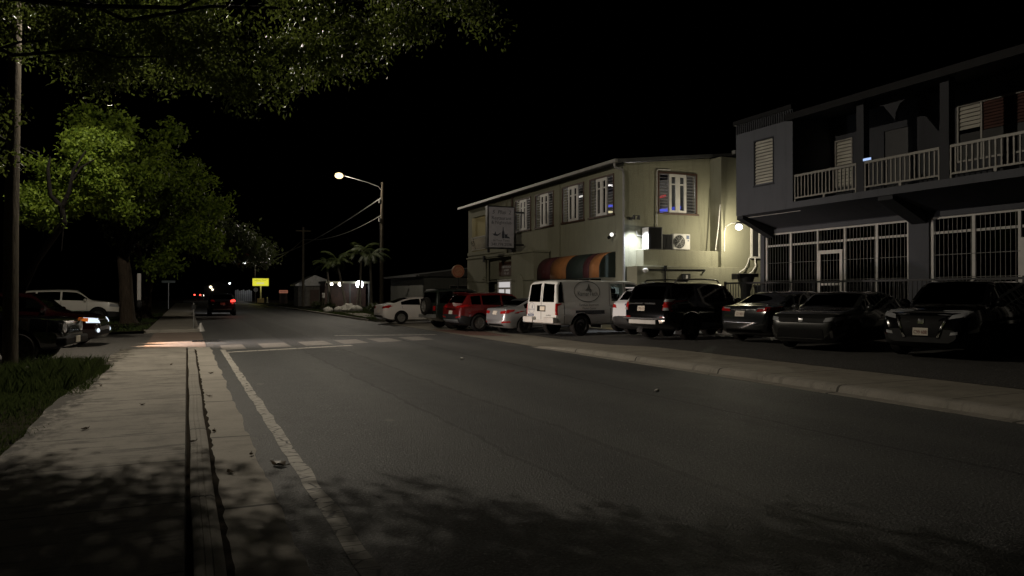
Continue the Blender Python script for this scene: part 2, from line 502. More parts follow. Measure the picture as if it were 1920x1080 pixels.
M['blade'] = leaf_mat("grass blades", (0.022, 0.040, 0.010), (0.075, 0.100, 0.032), 0.25, 0.6, 0.15)
M['dry'] = leaf_mat("dry leaves", (0.05, 0.032, 0.015), (0.14, 0.085, 0.035), 0.2)
M['rock'] = plain("pale rock", (0.30, 0.29, 0.26), 0.9, var=0.35, scale=4, bump=0.9, bscale=12)
M['wire'] = plain("cable sheath", (0.05, 0.05, 0.05), 0.4, var=0.2)
M['lamp_glow'] = glow("street lamp glow", (1.0, 0.80, 0.42), 2.2)
M['cool_glow'] = glow("floodlight glow", (0.88, 0.94, 1.0), 14.0)
M['warm_glow'] = glow("wall lamp glow", (1.0, 0.95, 0.82), 9.0)
M['head_glow'] = glow("headlight glow", (0.80, 0.90, 1.0), 1.1)
M['red_glow'] = glow("tail light glow", (1.0, 0.05, 0.035), 3.0)

def text_obj(body, size, fn, mat, name, parent, align='CENTER', extr=0.0, shear=0.0, xs=1.0):
    cu = bpy.data.curves.new("text", 'FONT')
    cu.body = body; cu.size = size; cu.align_x = align; cu.align_y = 'CENTER'; cu.resolution_u = 2; cu.shear = shear
    ob = bpy.data.objects.new("text", cu); sc.collection.objects.link(ob)
    bpy.context.view_layer.update()
    me = bpy.data.meshes.new_from_object(ob.evaluated_get(bpy.context.evaluated_depsgraph_get()))
    bpy.data.objects.remove(ob); bpy.data.curves.remove(cu)
    mb = MB()
    mb.add([fn(v.co.x * xs, v.co.y) for v in me.vertices], [tuple(p.vertices) for p in me.polygons])
    bpy.data.meshes.remove(me)
    return mb.build(name, mat, parent)

def point_light(name, loc, power, color, radius=0.1, parent=None, spot=None, direction=None, blend=0.5):
    ld = bpy.data.lights.new(name, 'SPOT' if spot else 'POINT')
    ld.energy = power; ld.color = color; ld.shadow_soft_size = radius
    o = bpy.data.objects.new(name, ld)
    link(o, parent)
    o.location = loc
    if spot:
        ld.spot_size = R(spot); ld.spot_blend = blend
        o.rotation_euler = Vector(direction).to_track_quat('-Z', 'Y').to_euler()
    return o
# ================================================================== GROUND
def lot_z(x, y):
    t = min(1.0, max(0.0, (27.0 - y) / 12.0)); t = t * t * (3 - 2 * t)
    z = 0.02 + 0.26 * t
    k = min(1.0, max(0.0, (x - 12.1) / 1.2))
    return (1 - k) * walk_z(y) + k * z

def walk_z(y):
    t = min(1.0, max(0.0, (21.0 - y) / 4.0))
    return 0.012 + 0.110 * t * t * (3 - 2 * t)

def sheet(xs, ys, zf):
    mb = MB()
    nx, ny = len(xs), len(ys)
    mb.add([(x, y, zf(x, y)) for y in ys for x in xs],
           [(j * nx + i, j * nx + i + 1, (j + 1) * nx + i + 1, (j + 1) * nx + i) for j in range(ny - 1) for i in range(nx - 1)])
    return mb

lin = lambda a, b, n: [a + (b - a) * i / (n - 1) for i in range(n)]

structure(sheet(lin(-500, 500, 3), lin(-200, 900, 3), lambda x, y: -0.03), "ground", M['soil'])
structure(sheet(lin(-0.6, 10.4, 12), lin(-20, 420, 45), lambda x, y: 0.0), "road", M['asphalt'])

# left side: gutter pan with a ragged asphalt edge, kerb, grooved strip, pavement
mb = MB(); ys = lin(-12, 24.2, 150)
prev = None
for y in ys:
    e = 0.66 + 0.012 * math.sin(y * 3.1) + random.uniform(-0.018, 0.018)
    cur = ((0.205, y, 0.012), (e, y, 0.006))
    if prev: mb.quad(prev[0], prev[1], cur[1], cur[0])
    prev = cur
structure(mb, "road_gutter", M['gutter'])
mb = MB()
prof = [(0.035, -0.02), (0.035, 0.118), (0.05, 0.126), (0.085, 0.126), (0.088, 0.121), (0.094, 0.121), (0.097, 0.126), (0.128, 0.126), (0.131, 0.121), (0.137, 0.121), (0.140, 0.126), (0.175, 0.126), (0.20, 0.112), (0.208, 0.02), (0.208, -0.02)]
def run_profile(mb, prof, ys, dx=lambda y: 0.0, zs=lambda y: 1.0):
    n = len(prof); vs = []
    for y in ys:
        vs += [(x + dx(y), y, z * zs(y)) for x, z in prof]
    fs = [(j * n + i, j * n + i + 1, (j + 1) * n + i + 1, (j + 1) * n + i) for j in range(len(ys) - 1) for i in range(n - 1)]
    fs += [tuple(range(n)), tuple(range((len(ys) - 1) * n, len(ys) * n))]
    mb.add(vs, fs)
run_profile(mb, prof, lin(-12, 24.3, 60), lambda y: 0.006 * math.sin(y * 1.7), lambda y: 1.0 if y < 21.5 else max(0.16, 1 - (y - 21.5) / 2.9))
structure(mb, "kerb", M['kerb'], smooth=40)
# dirt packed into the joint behind the kerb and along its foot
for nm, xa, xb, zz in (("joint_dirt", 0.001, 0.034, 0.085), ("kerb_foot_dirt", 0.209, 0.25, 0.018)):
    mb = MB(); prev = None
    for y in lin(-12, 23.2, 220):
        w = xb + random.uniform(-0.012, 0.02) if nm == "kerb_foot_dirt" else xb
        k = 1.0 if y < 21.5 else max(0.2, 1 - (y - 21.5) / 2.9)
        cur = ((xa, y, zz * (k if nm == "joint_dirt" else 1) + random.uniform(0, 0.012)), (w, y, (zz if nm == "joint_dirt" else 0.013) * (k if nm == "joint_dirt" else 1)))
        if prev: mb.quad(prev[0], prev[1], cur[1], cur[0])
        prev = cur
    structure(mb, nm, M['soil'])
mb = MB()
lw = lambda y: 0.10 if y < 21.5 else max(0.012, 0.10 - (y - 21.5) * 0.035)
prev = None
for y in lin(-12, 24.3, 130):
    xe = -1.66 + 0.05 * math.sin(y * 0.9) + random.uniform(-0.02, 0.02) - max(0, (y - 19) * 0.02)
    z = lw(y)
    cur = [(xe - 0.02, y, -0.03), (xe, y, z), (-0.012, y, z), (0.0, y, z - 0.03), (0.0, y, -0.03)]
    if prev:
        for i in range(4): mb.quad(prev[i], prev[i + 1], cur[i + 1], cur[i])
    prev = cur
structure(mb, "pavement", M['walk'])
# the driveway mouth, the pavement beyond it, verges
structure(sheet(lin(-30, -0.2, 8), lin(18.6, 33.4, 6), lambda x, y: -0.004), "driveway", M['drive'])
structure(sheet(lin(-1.2, 0.55, 3), lin(24.3, 33.6, 6), lambda x, y: 0.006), "driveway_apron", M['apron'])
mb = MB(); mb.box(-1.5, 33.8, -0.02, 0.35, 120, 0.11); structure(mb, "pavement_beyond", M['walk_far'], bevel=0.015)
mb = MB(); mb.box(-1.6, 33.6, -0.02, 0.4, 33.795, 0.13); structure(mb, "kerb_end", M['kerb'], bevel=0.02)
mb = MB(); mb.box(0.352, 33.8, -0.02, 0.50, 120, 0.125); structure(mb, "kerb_beyond", M['kerb'], bevel=0.02)
def rough(x, y, a=0.05): return a * (math.sin(x * 2.1 + y * 0.7) * 0.5 + math.sin(y * 1.9 - x * 1.3) * 0.5)
structure(sheet(lin(-30, -1.64, 40), lin(-12, 18.9, 44), lambda x, y: 0.035 + rough(x, y) + 0.02 * min(2, -1.64 - x) - (0.09 if y > 18.6 else 0)), "verge", M['turf'])
structure(sheet(lin(-60, -1.52, 30), lin(33.5, 130, 40), lambda x, y: 0.07 + rough(x, y, 0.04)), "verge_beyond", M['turf'])

# right side: kerb, pavement, ramped apron, parking lot, far verge
mb = MB()
prof = [(9.60, -0.02), (9.60, 0.010), (9.83, 0.014), (9.855, 0.08), (9.89, 0.112), (9.95, 0.125), (10.08, 0.125), (10.08, -0.02)]
ysr = lin(-14, 20.4, 70)
run_profile(mb, prof, ysr, lambda y: 0.008 * math.sin(y * 1.1), lambda y: max(0.10, walk_z(y) / 0.122))
structure(mb, "kerb_opposite", M['kerb'], smooth=35)
structure(sheet(lin(10.09, 12.1, 6), lin(-14, 21.0, 60), lambda x, y: walk_z(y)), "pavement_opposite", M['walk_far'])
structure(sheet([9.75, 10.6, 11.6, 12.6, 13.4], lin(20.45, 41.0, 30), lambda x, y: 0.009 + 0.0 * x), "apron_opposite", M['walk_far'])
structure(sheet(lin(12.1, 31.0, 26), lin(-14, 43.0, 80), lambda x, y: lot_z(x, y) + (0.006 if x < 13.4 else 0) - 0.0), "parking_lot", M['lot'])
mb = MB(); mb.quad((9.95, 26.8, 0.014), (11.3, 25.6, 0.014), (11.6, 30.5, 0.014), (10.0, 31.6, 0.014)); structure(mb, "red_marking", M['redpatch'])
structure(sheet(lin(9.75, 40, 26), lin(41.0, 140, 60), lambda x, y: 0.09 + rough(x, y, 0.04) - 0.10 * max(0, 1 - (y - 41) / 2)), "verge_opposite", M['turf'])
mb = MB(); mb.box(9.60, 43.0, -0.02, 9.745, 300, 0.12); structure(mb, "kerb_opposite_beyond", M['kerb'], bevel=0.02)
mb = MB(); mb.quad((10.1, 44.5, 0.135), (11.2, 43.3, 0.135), (12.1, 55.0, 0.135), (10.9, 58.0, 0.135)); structure(mb, "pavement_far", M['walk_far'])

# painted markings, 4 mm above the road
mb = MB(); prev = None
for y in lin(-12, 23.0, 120):
    a = 0.93 + random.uniform(-0.012, 0.012) + (y - 4) * -0.002; b = a + 0.135 + random.uniform(-0.014, 0.014)
    cur = ((a, y, 0.004), (b, y, 0.004))
    if prev: mb.quad(prev[0], prev[1], cur[1], cur[0])
    prev = cur
structure(mb, "edge_line", M['line'])
mb = MB(); mb.quad((1.02, 21.75, 0.004), (4.75, 23.05, 0.004), (4.72, 23.40, 0.004), (0.98, 22.08, 0.004)); structure(mb, "stop_line", M['line'])
mb = MB(); mb.quad((5.2, 28.55, 0.004), (9.0, 27.7, 0.004), (9.0, 28.05, 0.004), (5.2, 28.95, 0.004)); structure(mb, "stop_line_opposite", M['line'])
for i, (a, b) in enumerate(((0.95, 1.62), (2.1, 2.95), (3.4, 4.3), (4.65, 5.5), (5.9, 6.75), (7.15, 8.0))):
    y0a, y0b = 22.6 + a * 0.30, 22.6 + b * 0.30
    mb = MB(); mb.quad((a, y0a, 0.004), (b, y0b, 0.004), (b, y0b + 2.0, 0.004), (a, y0a + 2.0, 0.004))
    structure(mb, "crossing_stripe", M['zebra'])

# drain grate at the driveway mouth
t = thing("drain_grate", "dark iron drain grate set in the gutter at the driveway mouth", "drain", (0.62, 27.2, 0.012))
mb = MB(); mb.box(-0.45, -0.3, 0, 0.45, -0.25, 0.02); mb.box(-0.45, 0.25, 0, 0.45, 0.3, 0.02); mb.box(-0.45, -0.25, 0, -0.40, 0.25, 0.02); mb.box(0.40, -0.25, 0, 0.45, 0.25, 0.02)
mb.build("frame", M['black'], t)
mb = MB()
for k in range(9): mb.box(-0.36 + k * 0.09 - 0.015, -0.249, 0.0, -0.36 + k * 0.09 + 0.015, 0.249, 0.014)
mb.build("grating", M['black'], t)
# ================================================================== CREAM BUILDING
X0, Y0, Y1 = 17.3, 27.3, 46.6
def roof_z(x): return 7.30 + 0.115 * (x - X0)
cb = thing("restaurant_building", "two storey cream stucco building with a striped awning and lit upper windows", "building", (0, 0, 0))
W4 = [(28.15, 30.2), (30.85, 32.95), (34.05, 36.1), (36.8, 38.75)]     # street windows (y0, y1)
ZS, ZT = 5.15, 6.87
ops = [(a - Y0, ZS, b - Y0, ZT) for a, b in W4]
ops.append((40.6 - Y0, 4.35, 45.9 - Y0, 6.6))      # balcony opening
ops.append((33.9 - Y0, 0.05, 29.0 - Y0, 2.5) if False else (29.2 - Y0, 0.05, 32.6 - Y0, 2.3))     # shopfront under the awning
mb = MB()
mb.wall((X0, Y0, 0), (0, 1, 0), (0, 0, 1), (-1, 0, 0), Y1 - Y0, 7.28, 0.22, ops)
mb.build("street_wall", M['cream'], cb)
# side wall: window, pilaster wing
SW = (19.1, 21.1)
mb = MB()
mb.wall((X0 + 0.222, Y0, 0), (1, 0, 0), (0, 0, 1), (0, -1, 0), 9.5, 7.0, 0.22, [(SW[0] - X0 - 0.222, 5.2, SW[1] - X0 - 0.222, 6.95)])
mb.prism([(X0 + 0.222, 7.002), (X0 + 9.722, 7.002), (X0 + 9.722, roof_z(X0 + 9.722) - 0.02), (X0 + 0.222, 7.28)], lambda a, b, d: (a, Y0 + d, b), 0.0, 0.22)
mb.build("side_wall", M['cream_rough'], cb)
mb = MB()
mb.box(21.9, 26.52, 2.72, 27.0, 27.297, 7.75)
mb.build("rear_wing", M['cream'], cb)
mb = MB(); mb.box(X0 + 0.222, Y1 - 0.22, 0, X0 + 9.5, Y1, 7.2); mb.build("far_wall", M['cream'], cb)
mb = MB(); mb.box(X0 + 9.5, Y0 + 0.222, 0, X0 + 9.72, Y1 - 0.222, 7.9); mb.build("back_wall", M['cream'], cb)
mb = MB()
mb.prism([(X0 - 0.45, roof_z(X0 - 0.45)), (X0 + 10.1, roof_z(X0 + 10.1)), (X0 + 10.1, roof_z(X0 + 10.1) + 0.14), (X0 - 0.45, roof_z(X0 - 0.45) + 0.14)], lambda a, b, d: (a, d, b), Y0 - 0.18, Y1 + 0.5)
roof = mb.build("roof", M['roofing'], cb)
mb = MB()
mb.box(X0 - 0.58, Y0 - 0.22, 7.25, X0 - 0.455, Y1 + 0.55, 7.38)
mb.tube([(X0 - 0.52, Y0 - 0.05, 7.22), (X0 - 0.50, Y0 - 0.05, 7.05), (X0 - 0.10, Y0 - 0.06, 6.95), (X0 - 0.06, Y0 - 0.07, 6.7), (X0 - 0.06, Y0 - 0.07, 0.1)], 0.055, 8)
mb.build("rain_gutter", M['gutter_white'], roof, smooth=50)
mb = MB(); mb.box(23.0, Y0 - 0.42, 8.02, 24.6, Y0 - 0.2, 8.2); mb.build("fascia_board", M['gutter_white'], roof)
for y in (33.35, 39.5, 40.25):
    mb = MB(); mb.box(X0 - 0.10, y - 0.17, 0.02, X0 - 0.002, y + 0.17, 7.12); mb.build("pilaster", M['cream'], cb)
mb = MB(); mb.box(X0 - 0.07, 40.43, 4.3, X0 - 0.003, 46.6, 4.1); mb.build("string_course", M['cream'], cb)
mb = MB(); mb.tube([(X0 - 0.07, 39.15, 7.2), (X0 - 0.07, 39.15, 3.8)], 0.05, 8); mb.build("dark_downpipe", M['brown'], cb)
# storey floor and interior, with the lights that show through the shutters
mb = MB(); mb.box(X0 + 0.222, Y0 + 0.222, 4.05, X0 + 9.49, Y1 - 0.222, 4.25); mb.build("upper_floor", M['grey_wall'], cb)
mb = MB(); mb.box(X0 + 4.2, Y0 + 0.222, 4.252, X0 + 4.35, 40.3, 7.2); mb.box(X0 + 0.222, 40.2, 4.252, X0 + 4.199, 40.34, 7.2); mb.build("inner_wall", M['grey_wall'], cb)
def emit_box(name, mat, b, parent):
    m = MB(); m.box(*b); return m.build(name, mat, parent)
M['neon_blue'] = glow("blue neon", (0.12, 0.15, 0.9), 0.7)
M['neon_red'] = glow("red neon", (0.8, 0.10, 0.10), 0.4)
M['neon_yellow'] = glow("yellow tube", (1.0, 0.90, 0.55), 0.7)
M['neon_white'] = glow("white tube", (1.0, 0.96, 0.92), 1.4)
M['screen'] = glow("lit screen", (0.95, 0.90, 0.88), 0.55)
for nm, mt, b in (("neon_tube", 'neon_blue', (X0 + 4.1, 28.9, 5.62, X0 + 4.18, 33.8, 5.78)), ("neon_tube", 'neon_yellow', (X0 + 4.1, 28.7, 5.30, X0 + 4.18, 33.4, 5.42)),
                  ("neon_tube", 'neon_red', (X0 + 4.1, 30.1, 6.35, X0 + 4.18, 33.2, 6.45)), ("neon_tube", 'neon_blue', (17.9, Y0 + 3.0, 5.72, 20.1, Y0 + 3.06, 5.84)),
                  ("neon_tube", 'neon_yellow', (17.9, Y0 + 3.0, 5.45, 20.1, Y0 + 3.06, 5.54)), ("neon_tube", 'neon_white', (18.0, Y0 + 3.0, 6.72, 19.2, Y0 + 3.06, 6.80)),
                  ("wall_screen", 'screen', (20.35, Y0 + 3.0, 5.5, 21.0, Y0 + 3.06, 6.35)),
                  ("ceiling_tube", 'neon_white', (X0 + 2.0, 29.0, 6.92, X0 + 2.1, 31.0, 6.98)), ("ceiling_tube", 'neon_white', (X0 + 2.4, 34.6, 6.9, X0 + 2.5, 35.8, 6.96)),
                  ("ceiling_tube", 'neon_white', (X0 + 2.4, 37.3, 6.6, X0 + 2.5, 38.3, 6.66))):
    emit_box(nm, M[mt], b, cb)
point_light("room_light", (X0 + 2.0, 30.0, 6.6), 70, (1, 0.92, 0.85), 0.3, cb)
point_light("room_light", (X0 + 2.2, 36.5, 6.5), 45, (1, 0.92, 0.85), 0.3, cb)
point_light("balcony_light", (X0 + 1.3, 43.6, 6.6), 60, (1.0, 0.78, 0.48), 0.15, cb)

def jalousie_window(frame_fn, w, h, parent):
    """frame_fn(u, v, d): u across, v up, d outwards. Brown surround, louvred glass left and right, white casement pair between"""
    def bx(mb, u0, v0, u1, v1, d0, d1):
        ps = [frame_fn(u, v, d) for d in (d0, d1) for u, v in ((u0, v0), (u1, v0), (u1, v1), (u0, v1))]
        mb.add(ps, [(0, 3, 2, 1), (4, 5, 6, 7), (0, 1, 5, 4), (1, 2, 6, 5), (2, 3, 7, 6), (3, 0, 4, 7)])
    f = MB(); b = 0.07
    bx(f, -0.06, h, w + 0.06, h + b, -0.05, 0.05); bx(f, -0.12, -b, w + 0.12, 0, -0.05, 0.10)
    bx(f, -0.06, 0, 0, h, -0.05, 0.05); bx(f, w, 0, w + 0.06, h, -0.05, 0.05)
    fr = f.build("window", M['brown'], parent)
    j = w * 0.27; n = 13
    for u0 in (0.02, w - j + 0.02):
        s = MB()
        u1 = u0 + j - 0.04
        bx(s, u0, 0.0, u0 + 0.03, h, -0.03, 0.0); bx(s, u1 - 0.03, 0.0, u1, h, -0.03, 0.0)
        for k in range(n):
            v = 0.05 + (h - 0.1) * k / (n - 1)
            bx(s, u0 + 0.032, v - 0.009, u1 - 0.032, v + 0.009, -0.05, 0.01)
        s.build("jalousie", M['louver_glass'], fr)
    cw = (w - 2 * j) / 2
    for u0 in (j, j + cw):
        c = MB()
        bx(c, u0 + 0.005, 0.005, u0 + 0.12, h - 0.005, -0.04, 0.03); bx(c, u0 + cw - 0.12, 0.005, u0 + cw - 0.005, h - 0.005, -0.04, 0.03)
        bx(c, u0 + 0.121, 0.005, u0 + cw - 0.121, 0.13, -0.04, 0.03); bx(c, u0 + 0.121, h - 0.13, u0 + cw - 0.121, h - 0.005, -0.04, 0.03)
        bx(c, u0 + 0.121, h * 0.72, u0 + cw - 0.121, h * 0.72 + 0.06, -0.03, 0.02)
        c.build("casement", M['trim_white'], fr)
        g = MB()
        bx(g, u0 + 0.122, 0.132, u0 + cw - 0.122, h * 0.72 - 0.002, -0.012, -0.006); bx(g, u0 + 0.122, h * 0.72 + 0.062, u0 + cw - 0.122, h - 0.132, -0.012, -0.006)
        g.build("pane", M['glass'], fr)
    return fr
for a, b in W4:
    jalousie_window(lambda u, v, d, b=b: (X0 - d, b - u, ZS + v), b - a, ZT - ZS, cb)
jalousie_window(lambda u, v, d: (SW[0] + u, Y0 - d, 5.2 + v), SW[1] - SW[0], 1.75, cb)
# balcony: pale back wall, white railing with an iron scroll
mb = MB(); mb.box(X0 + 1.8, 40.36, 4.26, X0 + 1.95, Y1 - 0.23, 7.2); mb.build("balcony_wall", M['cream'], cb)
mb = MB(); mb.box(X0 - 0.06, 40.7, 5.22, X0 + 0.0, 45.9, 5.28); mb.box(X0 - 0.05, 40.7, 4.42, X0 - 0.01, 45.9, 4.47)
y = 40.75
while y < 45.9: mb.box(X0 - 0.045, y, 4.471, X0 - 0.015, y + 0.035, 5.219); y += 0.13
mb.build("balcony_railing", M['rail_white'], cb)
mb = MB()
mb.tube([(X0 - 0.07, 45.6 + 0.28 * math.cos(k * 0.7) * (1 - k / 14), 4.85 + 0.28 * math.sin(k * 0.7) * (1 - k / 14)) for k in range(13)], 0.018, 6)
mb.tube([(X0 - 0.07, 45.1, 4.5), (X0 - 0.07, 45.5, 5.2)], 0.018, 6)
mb.build("iron_scroll", M['black'], cb)

# ground floor entry block in front of the street wall
BX, BA, BB, BT = 16.3, 34.3, 44.1, 3.75
eb = MB()
eb.wall((BX, BA, 0), (0, 1, 0), (0, 0, 1), (-1, 0, 0), BB - BA, BT, 0.25, [(37.15 - BA, 0.05, 41.1 - BA, 3.72 - 0.05)])
eb.box(BX + 0.252, BA, 0, X0 - 0.102, BA + 0.25, BT); eb.box(BX + 0.252, BB - 0.25, 0, X0 - 0.002, BB, BT)
eb.box(BX - 0.06, BA - 0.05, BT + 0.002, X0 - 0.105, BB + 0.05, BT + 0.10)
eb.box(BX + 0.40, 37.0, 2.45, BX + 0.50, 41.3, 3.70)
eb.build("entry_block", M['cream'], cb)
mb = MB()
mb.box(BX + 0.41, 37.1, 0.02, BX + 0.49, 38.02, 2.40); mb.build("entry_panel", M['cream'], cb)
d = MB()
d.box(BX + 0.38, 38.06, 0.02, BX + 0.50, 38.20, 2.42); d.box(BX + 0.38, 39.95, 0.02, BX + 0.50, 40.09, 2.42); d.box(BX + 0.38, 38.201, 2.28, BX + 0.50, 39.949, 2.42)
d.box(BX + 0.40, 38.201, 1.86, BX + 0.47, 39.949, 1.95); d.box(BX + 0.40, 38.95, 0.02, BX + 0.47, 39.08, 1.859)
dr = d.build("entry_door", M['trim_white'], cb)
mb = MB(); mb.box(BX + 0.44, 38.21, 0.1, BX + 0.45, 39.94, 1.85); mb.box(BX + 0.44, 38.21, 1.96, BX + 0.45, 39.94, 2.27); mb.build("pane", M['screen'], dr)
sgn = MB(); sgn.box(BX + 0.34, 37.5, 2.62, BX + 0.396, 39.75, 3.42)
sb = sgn.build("menu_board", M['brown'], cb)
for k, (tx, sz) in enumerate((("Restaurant", 0.17), ("OPEN FOR LUNCH", 0.15), ("& DINNER", 0.15), ("MON - SAT", 0.15))):
    text_obj(tx, sz, lambda u, v, k=k: (BX + 0.333, 38.62 - u, 3.30 - k * 0.185 + v), M['pale_ink'] if k else M['clad'], "lettering", sb)
# an arched niche on the wall beside the door
mb = MB()
arc = [(-0.55, 0.05)] + [(-0.55 * math.cos(a), 1.9 + 0.75 * math.sin(a)) for a in lin(0, math.pi, 11)] + [(0.55, 0.05)]
mb.prism(arc, lambda a, b, dd: (BX - dd, 36.0 + a, b), 0.0, 0.06)
mb.build("arched_panel", M['cream_rough'], cb)
mb = MB(); mb.tube([(BX - 0.04, BA + 0.02, 2.32), (BX - 0.04, 41.0, 2.32), (BX - 0.04, 44.1, 2.36)], 0.02, 6); mb.tube([(BX - 0.05, 40.9, 3.6), (BX - 0.05, 40.9, 2.36)], 0.025, 6)
mb.sphere((BX - 0.06, 41.2, 2.5), 0.09); mb.build("conduit", M['cream'], cb, smooth=60)
mb = MB(); mb.box(BX - 0.12, 40.9, 3.5, BX - 0.002, 41.15, 3.85); mb.build("junction_box", M['dark'], cb)

# shopfront under the awning
mb = MB()
for y in (29.25, 30.35, 31.45, 32.5): mb.box(X0 + 0.05, y, 0.05, X0 + 0.13, y + 0.08, 2.29)
mb.box(X0 + 0.05, 29.331, 0.9, X0 + 0.12, 32.499, 0.98)
sf = mb.build("shop_window", M['trim_white'], cb)
mb = MB(); mb.box(X0 + 0.08, 29.33, 0.06, X0 + 0.09, 32.5, 2.28); mb.build("pane", M['glass_tint'], sf)
# barrel awning with rounded end
aw = thing("awning", "striped barrel awning of maroon, orange and dark green canvas on the cream wall", "awning", (0, 0, 0))
cols = {'maroon': plain("maroon canvas", (0.050, 0.007, 0.008), 0.8, var=0.2), 'orange': plain("orange canvas", (0.27, 0.105, 0.028), 0.8, var=0.2), 'green': plain("dark green canvas", (0.009, 0.016, 0.011), 0.8, var=0.2)}
AZ0, AZV, AZ1, AD = 2.32, 2.72, 3.46, 0.82
def aw_pt(th, y): return (X0 - 0.02 - AD * math.sin(th), y, AZV + (AZ1 - AZV) * math.cos(th))
def aw_band(y0, y1, key):
    m = MB(); N = 10
    for k in range(N):
        t0, t1 = math.pi / 2 * k / N, math.pi / 2 * (k + 1) / N
        m.quad(aw_pt(t0, y0), aw_pt(t1, y0), aw_pt(t1, y1), aw_pt(t0, y1))
    m.quad(aw_pt(math.pi / 2, y0), aw_pt(math.pi / 2, y1), (X0 - 0.02 - AD, y1, AZ0), (X0 - 0.02 - AD, y0, AZ0))
    o = m.build("canvas_stripe", cols[key], aw, smooth=60)
    md = o.modifiers.new("thick", 'SOLIDIFY'); md.thickness = 0.012
aw_seq = [(28.0, 28.87, 'orange'), (28.87, 29.45, 'maroon'), (29.45, 31.08, 'green'), (31.08, 32.75, 'orange'), (32.75, 34.25, 'maroon')]
for a, b, k in aw_seq: aw_band(a + 0.003, b - 0.003, k)
m = MB()
endp = [(X0 - 0.02, AZ0), (X0 - 0.02 - AD, AZ0)] + [(X0 - 0.02 - AD * math.sin(t_), AZV + (AZ1 - AZV) * math.cos(t_)) for t_ in lin(math.pi / 2, 0, 11)]
m.prism(endp, lambda a, b, d: (a, 27.985 + d, b), 0.0, 0.012)
m.build("end_panel", cols['green'], aw)

# ledges along the side wall
mb = MB()
mb.box(17.90, 26.72, 2.80, 21.895, Y0 - 0.003, 3.52)
mb.box(17.38, 26.42, 0.0, 27.0, Y0 - 0.003, 2.797)
mb.build("side_ledge", M['cream_rough'], cb, bevel=0.015)

# air conditioning units standing on the ledge
t = thing("air_conditioner", "white outdoor fan unit with round grille on the cream ledge", "air conditioner", (19.95, 26.99, 3.522))
mb = MB(); mb.box(-0.45, -0.20, 0.03, 0.45, 0.18, 0.72); mb.box(-0.38, -0.15, 0.0, -0.30, 0.15, 0.029); mb.box(0.30, -0.15, 0.0, 0.38, 0.15, 0.029)
mb.build("casing", M['trim_white'], t, bevel=0.015)
mb = MB(); Mx = Matrix.Translation((-0.12, -0.203, 0.37)) @ Matrix.Rotation(R(90), 4, 'X')
mb.lathe([(0.0, 0.006), (0.29, 0.006), (0.30, 0.0)], Mx, 32); mb.build("fan_opening", M['dark'], t)
mb = MB()
for r in (0.07, 0.14, 0.21, 0.28): mb.tube([(-0.12 + r * math.cos(a), -0.222, 0.37 + r * math.sin(a)) for a in lin(0, 2 * math.pi, 29)], 0.006, 5, caps=False)
for a in lin(0, math.pi, 7)[:-1]: mb.tube([(-0.12 - 0.28 * math.cos(a), -0.216, 0.37 - 0.28 * math.sin(a)), (-0.12 + 0.28 * math.cos(a), -0.216, 0.37 + 0.28 * math.sin(a))], 0.005, 5)
mb.tube([(-0.33, -0.228, 0.16), (0.08, -0.228, 0.58)], 0.018, 6); mb.sphere((-0.12, -0.23, 0.37), 0.035)
mb.build("fan_guard", M['steel'], t, smooth=60)
mb = MB(); mb.box(0.25, -0.206, 0.50, 0.41, -0.202, 0.66); mb.box(0.32, -0.206, 0.40, 0.38, -0.202, 0.46); mb.build("rating_label", M['ink_blue'], t)
t = thing("air_conditioner_cage", "tall black caged cooling unit with its floodlit side painted pale on the ledge", "air conditioner", (18.52, 26.95, 3.522))
mb = MB(); mb.box(-0.34, -0.24, 0.0, 0.36, 0.24, 0.98); mb.build("casing", M['black'], t, bevel=0.02)
mb = MB(); mb.box(-0.366, -0.23, 0.02, -0.342, 0.24, 0.95); mb.build("lit_side_panel", M['trim_white'], t)  # white panel puts the floodlight on this side into the colour
mb = MB()
for k in range(12): mb.box(-0.30 + k * 0.052, -0.262, 0.04, -0.28 + k * 0.052, -0.242, 0.94)
mb.build("louver", M['dark'], t)
t = thing("air_conditioner_grille", "low black ribbed cooling unit squeezed between the two larger units", "air conditioner", (19.17, 26.97, 3.522))
mb = MB(); mb.box(-0.26, -0.22, 0.0, 0.28, 0.2, 0.68); mb.build("casing", M['black'], t, bevel=0.015)
mb = MB()
for k in range(8): mb.box(-0.24 + k * 0.064, -0.245, 0.03, -0.22 + k * 0.064, -0.222, 0.65)
mb.build("louver", M['clad'], t)

# lamps on the cream wall
t = thing("wall_lamp", "lit white globe lamp on a curved bracket at the rear wing", "lamp", (21.80, 25.25, 4.50))
mb = MB(); mb.tube([(0.25, 1.25, -1.0), (0.25, 1.24, -0.12), (0.22, 1.10, 0.12), (0.12, 0.6, 0.22), (0.0, 0.0, 0.19)], 0.022, 8); mb.build("bracket", M['trim_white'], t, smooth=60)
mb = MB(); mb.lathe([(0.0, 0.21), (0.10, 0.20), (0.15, 0.14), (0.15, 0.11), (0.0, 0.11)]); mb.build("lamp_cap", M['steel'], t, smooth=40)
mb = MB(); mb.sphere((0, 0, -0.02), (0.15, 0.15, 0.125), 16, 10); g = mb.build("globe", M['warm_glow'], t, smooth=180)
g.visible_shadow = True
point_light("wall_lamp_light", (0.0, 0.0, -0.27), P_WALL, C_WARM, 0.08, t)
t = thing("floodlight", "twin floodlight heads on the cream side wall washing it white", "floodlight", (17.62, 27.26, 4.86))
mb = MB(); mb.box(-0.07, 0.0, -0.06, 0.07, 0.035, 0.06); mb.tube([(0, 0, 0.02), (0, -0.42, 0.10)], 0.02, 6); mb.tube([(-0.13, -0.42, 0.10), (0.13, -0.42, 0.10)], 0.018, 6)
mb.build("mount", M['black'], t)
